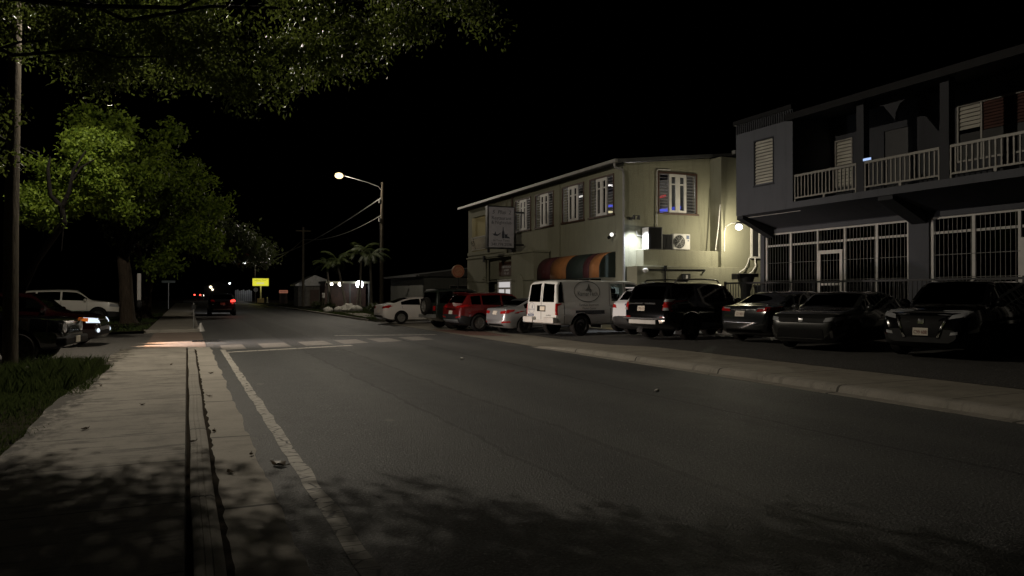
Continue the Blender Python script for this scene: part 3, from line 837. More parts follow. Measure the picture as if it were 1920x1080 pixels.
for s in (-1, 1):
    mb = MB(); Mx = Matrix.Translation((0.12 * s, -0.42, 0.02)) @ Matrix.Rotation(R(192), 4, 'X')
    mb.lathe([(0.0, -0.10), (0.05, -0.10), (0.085, 0.09), (0.078, 0.09), (0.0, 0.05)], Mx, 16); mb.build("lamp_head", M['black'], t, smooth=50)
    mb = MB(); mb.lathe([(0.0, 0.062), (0.072, 0.085)], Mx, 16); mb.build("lens", M['cool_glow'], t)
point_light("floodlight_light", (0.0, -0.50, -0.18), P_FLOOD, C_COOL, 0.05, t, spot=104, direction=(0.05, 0.10, -1.0), blend=1.0)
t = thing("corner_floodlight", "small white lamp glowing on the street wall by the building corner", "floodlight", (17.16, 28.02, 4.25))
mb = MB(); mb.box(-0.02, -0.05, -0.05, 0.138, 0.05, 0.05); mb.build("mount", M['trim_white'], t)
mb = MB(); mb.sphere((-0.06, -0.03, -0.04), 0.085); mb.build("lens", glow("small lamp glow", (1, 0.97, 0.9), 1.6), t, smooth=180)
mb = MB(); mb.lathe([(0.0, -0.12), (0.06, -0.11), (0.08, 0.0)], Matrix.Translation((-0.05, 0.14, -0.13)) @ Matrix.Rotation(R(60), 4, 'Y'), 14); mb.build("lamp_head", M['dark'], t, smooth=50)
t = thing("bulkhead_lamp", "unlit pale globe at the end of a pipe on the lower wall", "lamp", (17.75, 26.36, 2.60))
mb = MB(); mb.sphere((0, -0.02, 0), (0.14, 0.08, 0.10)); mb.build("globe", M['trim_white'], t, smooth=180)
t = thing("conduit_pipe", "thin dark pipe running along the lower cream wall", "pipe", (0, 0, 0))
mb = MB(); mb.tube([(17.9, 26.39, 2.64), (20.9, 26.39, 2.66)], 0.022, 6); mb.tube([(20.9, 26.39, 2.66), (20.75, 26.36, 2.52)], 0.03, 6); mb.tube([(18.8, 26.40, 2.78), (18.8, 26.40, 1.6)], 0.03, 6)
mb.box(18.74, 26.36, 2.58, 18.86, 26.415, 2.82); mb.build("pipe", M['dark'], t, smooth=60)
t = thing("meter_box", "small dark meter box on the lower cream wall", "meter", (19.85, 26.36, 2.34))
mb = MB(); mb.box(-0.2, -0.06, -0.14, 0.2, 0.055, 0.14); mb.build("case", M['clad'], t, bevel=0.01)
mb = MB(); mb.box(-0.05, -0.066, -0.08, 0.05, -0.062, 0.08); mb.build("dial", M['trim_white'], t)
t = thing("loose_cable", "white cables hanging down the rear wing of the cream wall", "cable", (0, 0, 0))
mb = MB()
mb.tube([(23.4, 26.45, 3.2), (23.25, 26.35, 3.0), (23.05, 26.3, 2.75), (22.7, 26.28, 2.55)], 0.03, 6); mb.tube([(23.75, 26.45, 3.3), (23.7, 26.35, 2.85), (23.45, 26.3, 2.6), (23.0, 26.3, 2.35)], 0.03, 6)
mb.tube([(21.86, 26.55, 5.6), (21.8, 26.6, 4.6), (21.7, 26.68, 3.55)], 0.025, 6)
mb.build("cable", M['trim_white'], t, smooth=60)
t = thing("drain_pipe", "slim pale pipe running down beside the side window", "pipe", (0, 0, 0))
mb = MB(); mb.tube([(19.7, Y0 - 0.03, 7.12), (19.03, Y0 - 0.03, 7.09), (18.98, Y0 - 0.05, 7.0), (18.95, Y0 - 0.06, 4.45)], 0.022, 6); mb.tube([(17.9, Y0 - 0.03, 4.35), (17.95, Y0 - 0.03, 4.15), (18.2, Y0 - 0.05, 4.12)], 0.02, 6)
mb.build("pipe", M['trim_white'], t, smooth=60)
t = thing("narrow_window", "tall narrow white framed window at the right end of the cream wing", "window", (23.6, 26.515, 3.3))
mb = MB(); mb.box(-0.05, -0.07, 0, 0.03, 0, 1.45); mb.box(0.40, -0.07, 0, 0.50, 0, 1.45); mb.box(0.031, -0.07, 1.38, 0.399, 0, 1.45); mb.box(-0.1, -0.10, -0.08, 0.56, 0, -0.002); mb.build("window_frame", M['trim_white'], t)
mb = MB(); mb.box(0.032, -0.03, 0.0, 0.398, -0.02, 1.379); mb.build("pane", M['clad'], t)
t = thing("pedestal_grill", "black drum grill on a pedestal in front of the lower wall", "grill", (22.3, 25.4, 0.03))
mb = MB(); mb.lathe([(0.40, 0), (0.40, 0.1), (0.22, 0.2), (0.20, 1.7), (0.36, 2.25), (0.36, 2.3), (0.0, 2.3)], n=20); mb.build("pedestal", M['black'], t, smooth=35)
mb = MB(); mb.box(-0.55, -0.25, 2.302, 0.50, 0.25, 2.46); mb.box(-0.62, -0.2, 2.2, -0.552, 0.2, 2.44); mb.build("tray", M['black'], t, bevel=0.02)
t = thing("black_urn", "small black flared urn beside the drum grill", "urn", (22.75, 25.0, 0.03))
mb = MB(); mb.lathe([(0.22, 0), (0.22, 1.15), (0.14, 1.35), (0.20, 1.6), (0.28, 1.85), (0.30, 1.9), (0.0, 1.85)], n=18); mb.build("body", M['black'], t, smooth=35)
mb = MB(); mb.lathe([(0.29, 1.901), (0.31, 1.901), (0.31, 1.95), (0.28, 1.95)], n=18); mb.build("lip", M['clad'], t)

# projecting sign box on posts above the entry block
t = thing("restaurant_sign", "grey boxed sign with dark lettering on black posts above the entry block", "sign", (15.75, 37.4, BT + 0.10))
def sg(u, v): return (u, -0.165, v)
SWD, SH = 1.62, 2.35
mb = MB(); mb.box(-0.82, -0.14, 0.20, 0.82, 0.16, 0.20 + SH); mb.build("sign_case", M['black'], t, bevel=0.015)
mb = MB(); mb.box(-0.74, -0.160, 0.28, 0.74, -0.142, 0.20 + SH - 0.07); face = mb.build("sign_face", plain("sign face", (0.30, 0.29, 0.31), 0.5, var=0.15), t)
for tx, sz, v, shr in (("5  Plus  2", 0.30, 2.20, 0.25), ("Restaurant", 0.27, 1.88, 0.0), ("& Nightclub", 0.25, 1.64, 0.0), ("In Your Town", 0.17, 0.66, 0.0), ("340.778.2036", 0.225, 0.44, 0.0)):
    text_obj(tx, sz, lambda u, vv, v=v: (u, -0.166, v + vv), M['ink'], "lettering", face, shear=shr)
mb = MB()
bird = [(-0.55, 1.02), (-0.42, 0.92), (-0.25, 0.90), (-0.10, 1.0), (-0.02, 1.10), (-0.10, 1.06), (-0.22, 0.98), (-0.32, 1.0), (-0.36, 1.16), (-0.42, 1.02)]
mb.prism(bird, lambda a, b, dd: (a, -0.161 - dd, b), 0.0, 0.004)
btl = [(0.03, 0.78), (0.17, 0.78), (0.17, 1.12), (0.13, 1.22), (0.12, 1.40), (0.08, 1.40), (0.07, 1.22), (0.03, 1.12)]
mb.prism(btl, lambda a, b, dd: (a, -0.161 - dd, b), 0.0, 0.004)
mb.prism([(0.19, 0.80), (0.52, 0.78), (0.46, 0.86), (0.34, 0.90), (0.36, 1.04), (0.26, 0.98), (0.19, 1.06)], lambda a, b, dd: (a, -0.161 - dd, b), 0.0, 0.004)
mb.build("picture", M['ink'], face)
for u in (-0.70, 0.70):
    mb = MB(); mb.box(u - 0.06, -0.05, 0.0, u + 0.06, 0.07, 0.199); mb.build("post", M['black'], t)
for v in (0.4, 2.2):
    mb = MB(); mb.box(0.821, -0.03, v, 1.42, 0.03, v + 0.1); mb.build("bracket", M['black'], t)
# round sign on a bracket at the far corner of the entry block
t = thing("round_sign", "round faded red and tan sign hung at the end of the cream block", "sign", (15.9, 44.75, 3.02))
mb = MB(); Mx = Matrix.Rotation(R(90), 4, 'X'); mb.lathe([(0.0, 0.07), (0.40, 0.07), (0.42, 0.05), (0.42, -0.05), (0.40, -0.07), (0, -0.07)], Mx, 32); mb.build("disc", plain("tan sign", (0.34, 0.17, 0.10), 0.5, var=0.3), t, smooth=40)
mb = MB(); mb.lathe([(0.30, 0.078), (0.36, 0.078)], Mx, 32); mb.build("ring", plain("faded red sign", (0.30, 0.07, 0.04), 0.5, var=0.3), t)
text_obj("Cola", 0.26, lambda u, v: (u, -0.079, v), plain("faded red lettering", (0.28, 0.06, 0.03), 0.5), "lettering", t, shear=0.2)
mb = MB(); mb.box(-0.04, -0.04, -2.9, 0.04, 0.04, -0.42); mb.build("post", M['black'], t)

M['roofing_unlit'] = plain("unlit roof edge", (0.006, 0.006, 0.007), 0.7, var=0.3, spec=0.15)  # near-black puts the unlit look of the roof edge into the colour
# ================================================================== BLUE BUILDING
FX, FY1, FY0 = 18.5, 21.57, -6.0      # upper front plane and its ends along the street
SX = 20.0                              # shopfront plane
bb = thing("blue_building", "blue grey two storey building with white balcony railing and barred shopfronts", "building", (0, 0, 0))
TY = 18.8
mb = MB()
mb.wall((FX, TY, 4.47), (0, 1, 0), (0, 0, 1), (-1, 0, 0), FY1 - TY, 3.33, 0.2, [(19.70 - TY, 1.02, 20.60 - TY, 2.55)])
mb.box(FX + 0.202, TY, 4.47, 20.3, TY + 0.2, 7.8)
mb.box(FX + 0.202, FY1 - 0.2, 4.47, 27.0, FY1, 7.8)
mb.build("end_bay_wall", M['blue'], bb)
mb = MB()
for k in range(26): mb.box(FX - 0.05, TY + 0.02 + k * 0.106, 7.45, FX - 0.003, TY + 0.075 + k * 0.106, 7.78)
mb.build("ribbed_fascia", M['blue_dark'], bb)
mb = MB(); mb.box(FX - 0.02, 19.66, 5.44, FX + 0.06, 19.70, 7.06); mb.box(FX - 0.02, 20.6, 5.44, FX + 0.06, 20.64, 7.06); mb.box(FX - 0.02, 19.701, 7.02, FX + 0.06, 20.599, 7.06); mb.box(FX - 0.03, 19.64, 5.40, FX + 0.06, 20.66, 5.439)
lw1 = mb.build("louver_window", M['blue_dark'], bb)
def louvers(x, y0, y1, z0, z1, n, parent, mat='slat_white'):
    m = MB(); dz = (z1 - z0) / n
    for k in range(n): m.obox((x, (y0 + y1) / 2, z0 + dz * (k + 0.5)), (0.012, y1 - y0, dz * 1.02), RY(R(28)))
    return m.build("louver_slats", M[mat], parent)
louvers(FX + 0.05, 19.702, 20.598, 5.46, 7.02, 14, lw1)
# upper floor slab, rear wall with door and windows, posts, roof
mb = MB(); mb.box(FX - 0.02, FY0, 4.47, 26.9, TY - 0.003, 4.68); mb.build("balcony_slab", M['blue'], bb)
BW = 20.3
mb = MB()
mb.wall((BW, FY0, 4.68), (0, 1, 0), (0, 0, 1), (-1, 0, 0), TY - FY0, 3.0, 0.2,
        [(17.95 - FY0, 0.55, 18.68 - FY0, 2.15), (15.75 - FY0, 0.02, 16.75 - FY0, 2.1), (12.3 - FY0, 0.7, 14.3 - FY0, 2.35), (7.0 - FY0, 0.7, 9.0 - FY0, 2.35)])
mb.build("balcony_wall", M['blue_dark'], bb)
def framed(y0, y1, z0, z1, parts, name="balcony_window"):
    m = MB(); m.box(BW - 0.03, y0, z0, BW + 0.05, y0 + 0.05, z1); m.box(BW - 0.03, y1 - 0.05, z0, BW + 0.05, y1, z1); m.box(BW - 0.03, y0 + 0.051, z1 - 0.05, BW + 0.05, y1 - 0.051, z1); m.box(BW - 0.05, y0 + 0.051, z0, BW + 0.05, y1 - 0.051, z0 + 0.05)
    f = m.build(name, M['rail_white'], bb)
    for (a, b, c, d, n, mt) in parts: louvers(BW + 0.03, a, b, c, d, n, f, mt)
    return f
framed(17.95, 18.68, 5.23, 6.83, [(18.0, 18.63, 5.28, 6.78, 13, 'slat_white')])
fw = framed(12.3, 14.3, 5.38, 7.03, [(13.65, 14.25, 6.3, 6.98, 6, 'slat_white'), (12.35, 13.55, 6.2, 6.98, 9, 'redwood')])
mb = MB(); mb.box(BW + 0.02, 12.352, 5.432, BW + 0.03, 14.248, 6.19); mb.build("pane", M['clad'], fw)
mb = MB(); mb.box(BW, 13.58, 5.432, BW + 0.05, 13.63, 6.98); mb.build("mullion", M['rail_white'], fw)
framed(7.0, 9.0, 5.38, 7.03, [(7.05, 8.95, 5.45, 6.98, 14, 'redwood')])
mb = MB(); mb.box(BW + 0.03, 15.77, 4.70, BW + 0.08, 16.73, 6.77); mb.build("balcony_door", M['black'], bb)
POSTS = [16.1, 13.4, 10.7, 8.0, 5.3]
for y in POSTS:
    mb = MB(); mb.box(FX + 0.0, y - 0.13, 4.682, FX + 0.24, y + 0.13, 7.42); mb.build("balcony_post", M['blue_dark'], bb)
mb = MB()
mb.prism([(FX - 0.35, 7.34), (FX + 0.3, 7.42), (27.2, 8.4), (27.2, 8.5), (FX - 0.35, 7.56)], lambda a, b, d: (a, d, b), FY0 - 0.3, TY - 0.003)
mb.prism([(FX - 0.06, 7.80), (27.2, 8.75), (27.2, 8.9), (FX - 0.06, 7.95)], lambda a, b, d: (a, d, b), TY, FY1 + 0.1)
mb.build("roof", M['roofing_unlit'], bb)
# ogee bracket silhouetted under the balcony roof
mb = MB()
og = [(0.0, 0.0), (1.6, 0.0), (1.5, -0.12), (1.15, -0.25), (1.0, -0.5), (0.98, -0.72), (0.82, -0.5), (0.6, -0.22), (0.2, -0.12)]
mb.prism(og, lambda a, b, d: (FX + 0.4 + d, 16.2 - a * 1.0 + 0.0, 7.40 + b), 0.0, 0.12)
mb.build("ogee_bracket", M['blue_dark'], bb)
def railing(y0, y1, parent):
    m = MB(); x = FX + 0.03
    m.box(x - 0.03, y0, 5.50, x + 0.03, y1, 5.57); m.box(x - 0.02, y0, 4.78, x + 0.02, y1, 4.83)
    m.box(x - 0.025, y0, 4.66, x + 0.025, y0 + 0.04, 5.499); m.box(x - 0.025, y1 - 0.04, 4.66, x + 0.025, y1, 5.499)
    n = int((y1 - y0) / 0.145)
    for k in range(1, n): 
        y = y0 + (y1 - y0) * k / n
        m.box(x - 0.018, y - 0.02, 4.831, x + 0.018, y + 0.02, 5.499)
    m.box(x - 0.03, (y0 + y1) / 2 - 0.04, 4.69, x + 0.03, (y0 + y1) / 2 + 0.04, 4.779)
    return m.build("balcony_railing", M['rail_white'], parent)
edges = [TY - 0.05] + POSTS
for a, b in zip(edges[:-1], edges[1:]): railing(b + 0.15, a - (0.15 if a != edges[0] else 0.02), bb)
# ground floor: header, columns, brackets, raised porch, shopfronts
mb = MB()
mb.box(SX - 0.02, FY0, 3.86, SX + 0.25, FY1, 4.467)
mb.build("shopfront_header", M['blue'], bb)
mb = MB(); mb.prism([(FX, 4.465), (SX - 0.022, 4.465), (SX - 0.022, 4.05)], lambda a, b, d: (a, d, b), FY0, FY1 - 0.35); mb.build("sloped_soffit", M['blue'], bb)
for y0, y1 in ((21.72, 21.92), (14.95, 15.62), (8.2, 8.8)):
    mb = MB(); mb.box(SX - 0.05, y0, 0.2, SX + 0.26, y1, 3.858); mb.build("column", M['blue'], bb)
for y0, y1 in ((21.24, 21.56), (15.0, 15.5), (8.2, 8.7)):
    mb = MB(); mb.prism([(FX + 0.02, 4.46), (FX + 0.02, 4.34), (SX - 0.05, 3.70), (SX - 0.05, 4.46)], lambda a, b, d: (a, d, b), y0, y1)
    mb.build("corbel", M['blue_dark'], bb)
mb = MB(); mb.box(17.95, FY0, 0.02, 27.0, FY1 + 0.4, 1.0); mb.build("porch", M['grey_wall'], bb)
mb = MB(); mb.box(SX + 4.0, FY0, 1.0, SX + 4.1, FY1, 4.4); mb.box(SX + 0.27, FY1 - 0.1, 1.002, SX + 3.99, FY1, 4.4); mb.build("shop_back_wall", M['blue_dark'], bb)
def shopfront(ya, yb, cuts, doors):
    """white frame, dark glass and thin vertical bars between ya < yb"""
    m = MB(); w = 0.045; x0, x1 = SX + 0.02, SX + 0.12
    m.box(x0, ya, 3.80, x1, yb, 3.858); 
    for c in [ya + w, yb - w] + cuts: m.box(x0, c - w, 1.002, x1, c + w, 3.799)
    allc = sorted([ya + w, yb - w] + cuts)
    for a, b in zip(allc[:-1], allc[1:]): m.box(x0 + 0.01, a + w + 0.001, 3.36, x1 - 0.01, b - w - 0.001, 3.43)
    f = m.build("shopfront", M['trim_white'], bb)
    g = MB(); g.box(SX + 0.07, ya + 0.1, 1.01, SX + 0.08, yb - 0.1, 3.80); g.build("pane", M['glass_tint'], f)
    for (da, db) in doors:
        m = MB()
        m.box(x0 - 0.05, da + w + 0.002, 1.004, x0 - 0.002, da + w + 0.11, 3.10); m.box(x0 - 0.05, db - w - 0.11, 1.004, x0 - 0.002, db - w - 0.002, 3.10); m.box(x0 - 0.05, da + w + 0.111, 2.98, x0 - 0.002, db - w - 0.111, 3.10); m.box(x0 - 0.05, da + w + 0.111, 1.9, x0 - 0.002, db - w - 0.111, 1.98)
        m.build("door_frame", M['trim_white'], f)
    m = MB(); y = ya + 0.16
    while y < yb - 0.1:
        m.box(SX - 0.002, y - 0.006, 1.05, SX + 0.012, y + 0.006, 3.80); y += 0.135
    for z in (2.1, 2.75): m.box(SX + 0.0125, ya + 0.1, z - 0.008, SX + 0.0185, yb - 0.1, z + 0.008)
    m.build("window_bars", M['bars'], f)
shopfront(15.63, 21.71, [20.45, 19.19, 18.06, 16.8], [(18.06, 19.19)])
shopfront(8.82, 14.94, [13.65, 12.4, 11.3, 10.0], [(11.3, 12.4)])
# black railing along the porch edge
t = thing("porch_railing", "black picket railing along the raised porch of the blue building", "railing", (18.25, 0, 1.0))
mb = MB(); mb.box(-0.03, -5.9, 0.97, 0.03, 21.9, 1.03); mb.box(-0.02, -5.9, 0.10, 0.02, 21.9, 0.14)
y = -5.85
while y < 21.9: mb.box(-0.01, y - 0.01, 0.141, 0.01, y + 0.01, 0.969); y += 0.14
mb.build("pickets", M['black'], t)
for y in lin(-5.9, 21.88, 14):
    mb = MB(); mb.box(-0.035, y - 0.035, 0.0, 0.035, y + 0.035, 1.06); mb.build("post", M['black'], t)
# lit little screen on the balcony rail
t = thing("lit_display", "tiny lit blue display resting on the balcony rail by the first post", "display", (FX + 0.02, 15.86, 5.572))
mb = MB(); mb.box(-0.03, -0.17, 0.0, 0.03, 0.13, 0.09); mb.build("housing", M['black'], t)
mb = MB(); mb.box(-0.036, -0.16, 0.01, -0.032, 0.12, 0.08); mb.build("screen", glow("blue screen", (0.45, 0.62, 1.0), 1.0), t)
# pale bar under the end bay, standing for the slab edge's highlight
t = thing("edge_highlight", "long pale bar standing for the lit lower edge of the blue overhang", "edge highlight", (FX + 0.25, 19.9, 4.40))
mb = MB(); mb.box(-0.05, -1.3, 0.02, 0.05, 1.4, 0.06); mb.build("fitting", M['trim_white'], t)
mb = MB(); mb.tube([(0, -1.2, 0.0), (0, 1.3, 0.0)], 0.02, 8); mb.build("tube", M['trim_white'], t)  # both parts only carry the bright slab edge

# ================================================================== FAR BUILDINGS
t = thing("dark_bungalow", "low dark bungalow behind the street lamp beyond the parked cars", "building", (24.0, 64.0, 0))
mb = MB(); mb.wall((-6.0, -5, 0), (1, 0, 0), (0, 0, 1), (0, -1, 0), 14, 3.0, 0.2, [(2.2, 1.1, 4.0, 2.3), (8, 1.1, 9.8, 2.3)]); mb.box(-6, -4.79, 0, -5.8, 6, 3.0); mb.box(-5.79, 5.8, 0, 8, 6, 3.0); mb.build("wall", M['grey_wall'], t)
mb = MB(); mb.prism([(-6.6, 3.002), (8.6, 3.002), (8.6, 3.15), (1, 4.1), (-6.6, 3.15)], lambda a, b, d: (a, d, b), -5.5, 6.5); mb.build("roof", M['roofing'], t)
for u in (2.2, 8.0):
    m = MB(); m.box(-6 + u, -5.03, 1.1, -6 + u + 0.06, -4.9, 2.3); m.box(-6 + u + 1.74, -5.03, 1.1, -6 + u + 1.8, -4.9, 2.3); m.box(-6 + u + 0.061, -5.03, 2.24, -6 + u + 1.739, -4.9, 2.3); m.box(-6 + u + 0.061, -5.03, 1.1, -6 + u + 1.739, -4.9, 1.16)
    f = m.build("window", M['rail_white'], t)
    m = MB()
    for k in range(8): m.box(-6 + u + 0.062, -5.0, 1.18 + k * 0.13, -6 + u + 1.738, -4.98, 1.28 + k * 0.13)
    m.build("louver", M['clad'], f)
t = thing("lit_carport", "dark building with three lit lamps under its flat eave behind the palms", "building", (16.5, 84.0, 0))
mb = MB(); mb.box(-2.3, 0.5, 0, 2.3, 0.7, 2.75); mb.box(-2.3, 0.701, 0, -2.1, 7, 2.75); mb.build("wall", M['brown'], t)
mb = MB(); mb.box(-2.5, -1.4, 2.752, 2.5, 7.4, 2.95); mb.build("roof", M['roofing'], t)
mb = MB(); mb.box(-2.52, -1.50, 2.70, 2.52, -1.402, 2.90); mb.build("fascia", M['cream'], t)
for x in (-2.3, 0.1, 2.2):
    mb = MB(); mb.box(x, -1.3, 0, x + 0.14, -1.16, 2.75); mb.build("post", M['grey_wall'], t)
for x, r, k in ((-1.95, 0.15, .5), (-1.03, 0.22, 1), (1.13, 0.42, 3)):
    mb = MB(); mb.box(x - 0.1, -1.62, 2.62, x + 0.1, -1.502, 2.74); mb.build("lamp_mount", M['black'], t)
    mb = MB(); mb.sphere((x, -1.75, 2.60), r, 14, 10); mb.build("lamp", M['cool_glow'] if k > 1 else M['warm_glow'], t, smooth=180)
    point_light("carport_light", (x, -2.1, 2.5), 3 * k, C_COOL if k > 1 else C_WARM, 0.1, t)
t = thing("old_shed", "weathered grey shed with a sloping roof beside the far utility pole", "shed", (13.4, 88.0, 0))
mb = MB(); mb.box(-1.6, 0, 0, 2.6, 4, 2.5); mb.build("wall", plain("grey boards", (0.14, 0.13, 0.11), 0.9, var=0.4), t)
mb = MB(); mb.prism([(-2.0, 2.45), (3.0, 2.502), (3.0, 2.62), (0.2, 3.7), (-2.0, 2.60)], lambda a, b, d: (a, d, b), -0.4, 4.4); mb.build("roof", M['steel'], t)
mb = MB(); mb.box(-0.3, -0.06, 0, 0.7, -0.003, 2.0); mb.build("door", M['brown'], t)
t = thing("yellow_sign", "glowing yellow box sign on a white pole by the far roadside", "sign", (10.5, 121.0, 0.05))
M['yellow_glow'] = glow("yellow sign glow", (0.92, 0.88, 0.06), 0.78)
mb = MB(); mb.box(-1.24, -0.2, 2.62, 1.24, 0.2, 3.88); mb.build("sign_case", M['trim_white'], t, bevel=0.1)
mb = MB(); mb.box(-1.18, -0.225, 2.68, 1.18, -0.203, 3.82); f = mb.build("sign_face", M['yellow_glow'], t)
text_obj("HEALTHY", 0.42, lambda u, v: (u, -0.23, 3.52 + v), plain("olive lettering", (0.20, 0.18, 0.01), 0.6), "lettering", f)
mb = MB(); mb.box(-0.6, -0.231, 2.95, 0.5, -0.227, 3.2); mb.build("pale_band", glow("pale yellow glow", (0.9, 0.88, 0.35), 0.7), f)
mb = MB(); mb.tube([(0.05, 0, 0.75), (0.05, 0, 2.619)], 0.12, 10); mb.build("post", M['trim_white'], t, smooth=60)
mb = MB(); mb.box(-0.5, -0.4, 0, 0.5, 0.4, 0.749); mb.build("plinth", plain("tan plinth", (0.34, 0.26, 0.18), 0.8), t, bevel=0.02)
point_light("sign_light", (0, -1.0, 3.2), 60, (1, 0.9, 0.2), 0.4, t)
t = thing("orange_sign", "small glowing orange sign board on a dark stand beyond the shed", "sign", (12.9, 112.0, 0.05))
mb = MB(); mb.box(-0.6, -0.06, 1.55, 0.6, 0.06, 1.98); mb.build("sign_face", glow("orange board glow", (0.9, 0.35, 0.22), 0.22), t)  # board face emits a dim orange of its own
text_obj("Noodles", 0.28, lambda u, v: (u, -0.065, 1.76 + v), plain("brown red lettering", (0.25, 0.05, 0.02), 0.6), "lettering", t)
mb = MB(); mb.box(-0.55, -0.05, 0, 0.55, 0.05, 1.549); mb.build("stand", M['brown'], t)
t = thing("white_fence", "white board fence end standing left of the yellow sign", "fence", (10.0, 139.0, 0))
mb = MB()
for k in range(9): mb.box(-2.2 + k * 0.32, 0, 0.1, -1.94 + k * 0.32, 0.06, 2.1 + 0.1 * math.sin(k * 2.1))
mb.build("boards", M['trim_white'], t)
mb = MB(); mb.box(-2.2, 0.061, 0.5, 0.6, 0.12, 0.62); mb.box(-2.2, 0.061, 1.5, 0.6, 0.12, 1.62); mb.build("rail", M['rail_white'], t)
point_light("fence_light", (-0.3, -2.2, 2.5), 22, C_COOL, 0.1, t)  # bare light on the boards, no lamp body stands here
t = thing("white_bollard", "short white bollard on a base right of the yellow sign", "bollard", (11.45, 120.0, 0.05))
mb = MB(); mb.box(-0.2, -0.2, 0, 0.2, 0.2, 0.08); mb.build("base", M['trim_white'], t)
mb = MB(); mb.lathe([(0.10, 0.081), (0.08, 0.85), (0.05, 0.9), (0, 0.9)], n=12); mb.build("shaft", M['trim_white'], t, smooth=40)
t = thing("round_road_sign", "small round road sign on a grey post beside the yellow sign", "sign", (9.55, 118.0, 0.05))
mb = MB(); mb.lathe([(0, 0.02), (0.33, 0.02), (0.33, -0.02), (0, -0.02)], Matrix.Translation((0, 0, 2.05)) @ Matrix.Rotation(R(90), 4, 'X'), 24); mb.build("plate", M['steel'], t)
mb = MB(); mb.tube([(0, 0.05, 0), (0, 0.05, 2.3)], 0.04, 8); mb.build("post", M['steel'], t)
t = thing("far_house", "dim little house with porch lamps at the far end of the road", "house", (6.8, 190.0, 0))
mb = MB(); mb.box(-3.0, 0, 0, 3.0, 5, 3.0); mb.build("wall", M['roofing_unlit'], t)  # near-black walls put the night darkness into the colour
mb = MB(); mb.prism([(-3.5, 3.002), (3.5, 3.002), (0, 4.4)], lambda a, b, d: (a, d, b), -0.5, 5.5); mb.build("roof", M['roofing_unlit'], t)
PG = glow("porch lamp glow", (1, 0.85, 0.6), 2.5)
for p, r in (((-1.6, -0.9, 3.0), 0.34), ((-1.2, -0.9, 2.4), 0.25)):
    mb = MB(); mb.sphere(p, r); mb.build("porch_lamp", PG, t, smooth=180)
mb = MB(); mb.sphere((2.6, -0.9, 3.9), 0.22); mb.build("gable_lamp", glow("gable lamp glow", (0.9, 0.95, 1), 4.0), t, smooth=180)
point_light("porch_light", (-1.5, -2.5, 2.6), 4, C_WARM, 0.2, t)
# ================================================================== VEHICLES
def pchip(pts):
    xs = np.array([p[0] for p in pts], float); ys = np.array([p[1] for p in pts], float)
    h = np.diff(xs); d = np.diff(ys) / h; n = len(xs); m = np.zeros(n)
    for i in range(1, n - 1):
        if d[i - 1] * d[i] > 0:
            w1, w2 = 2 * h[i] + h[i - 1], h[i] + 2 * h[i - 1]
            m[i] = (w1 + w2) / (w1 / d[i - 1] + w2 / d[i])
    m[0], m[-1] = d[0], d[-1]
    def f(x):
        x = min(max(x, xs[0]), xs[-1])
        i = int(min(max(np.searchsorted(xs, x, side='right') - 1, 0), n - 2))
        t = (x - xs[i]) / h[i]
        return float((1 + 2 * t) * (1 - t) ** 2 * ys[i] + t * (1 - t) ** 2 * h[i] * m[i] + t * t * (3 - 2 * t) * ys[i + 1] + t * t * (t - 1) * h[i] * m[i + 1])
    return f

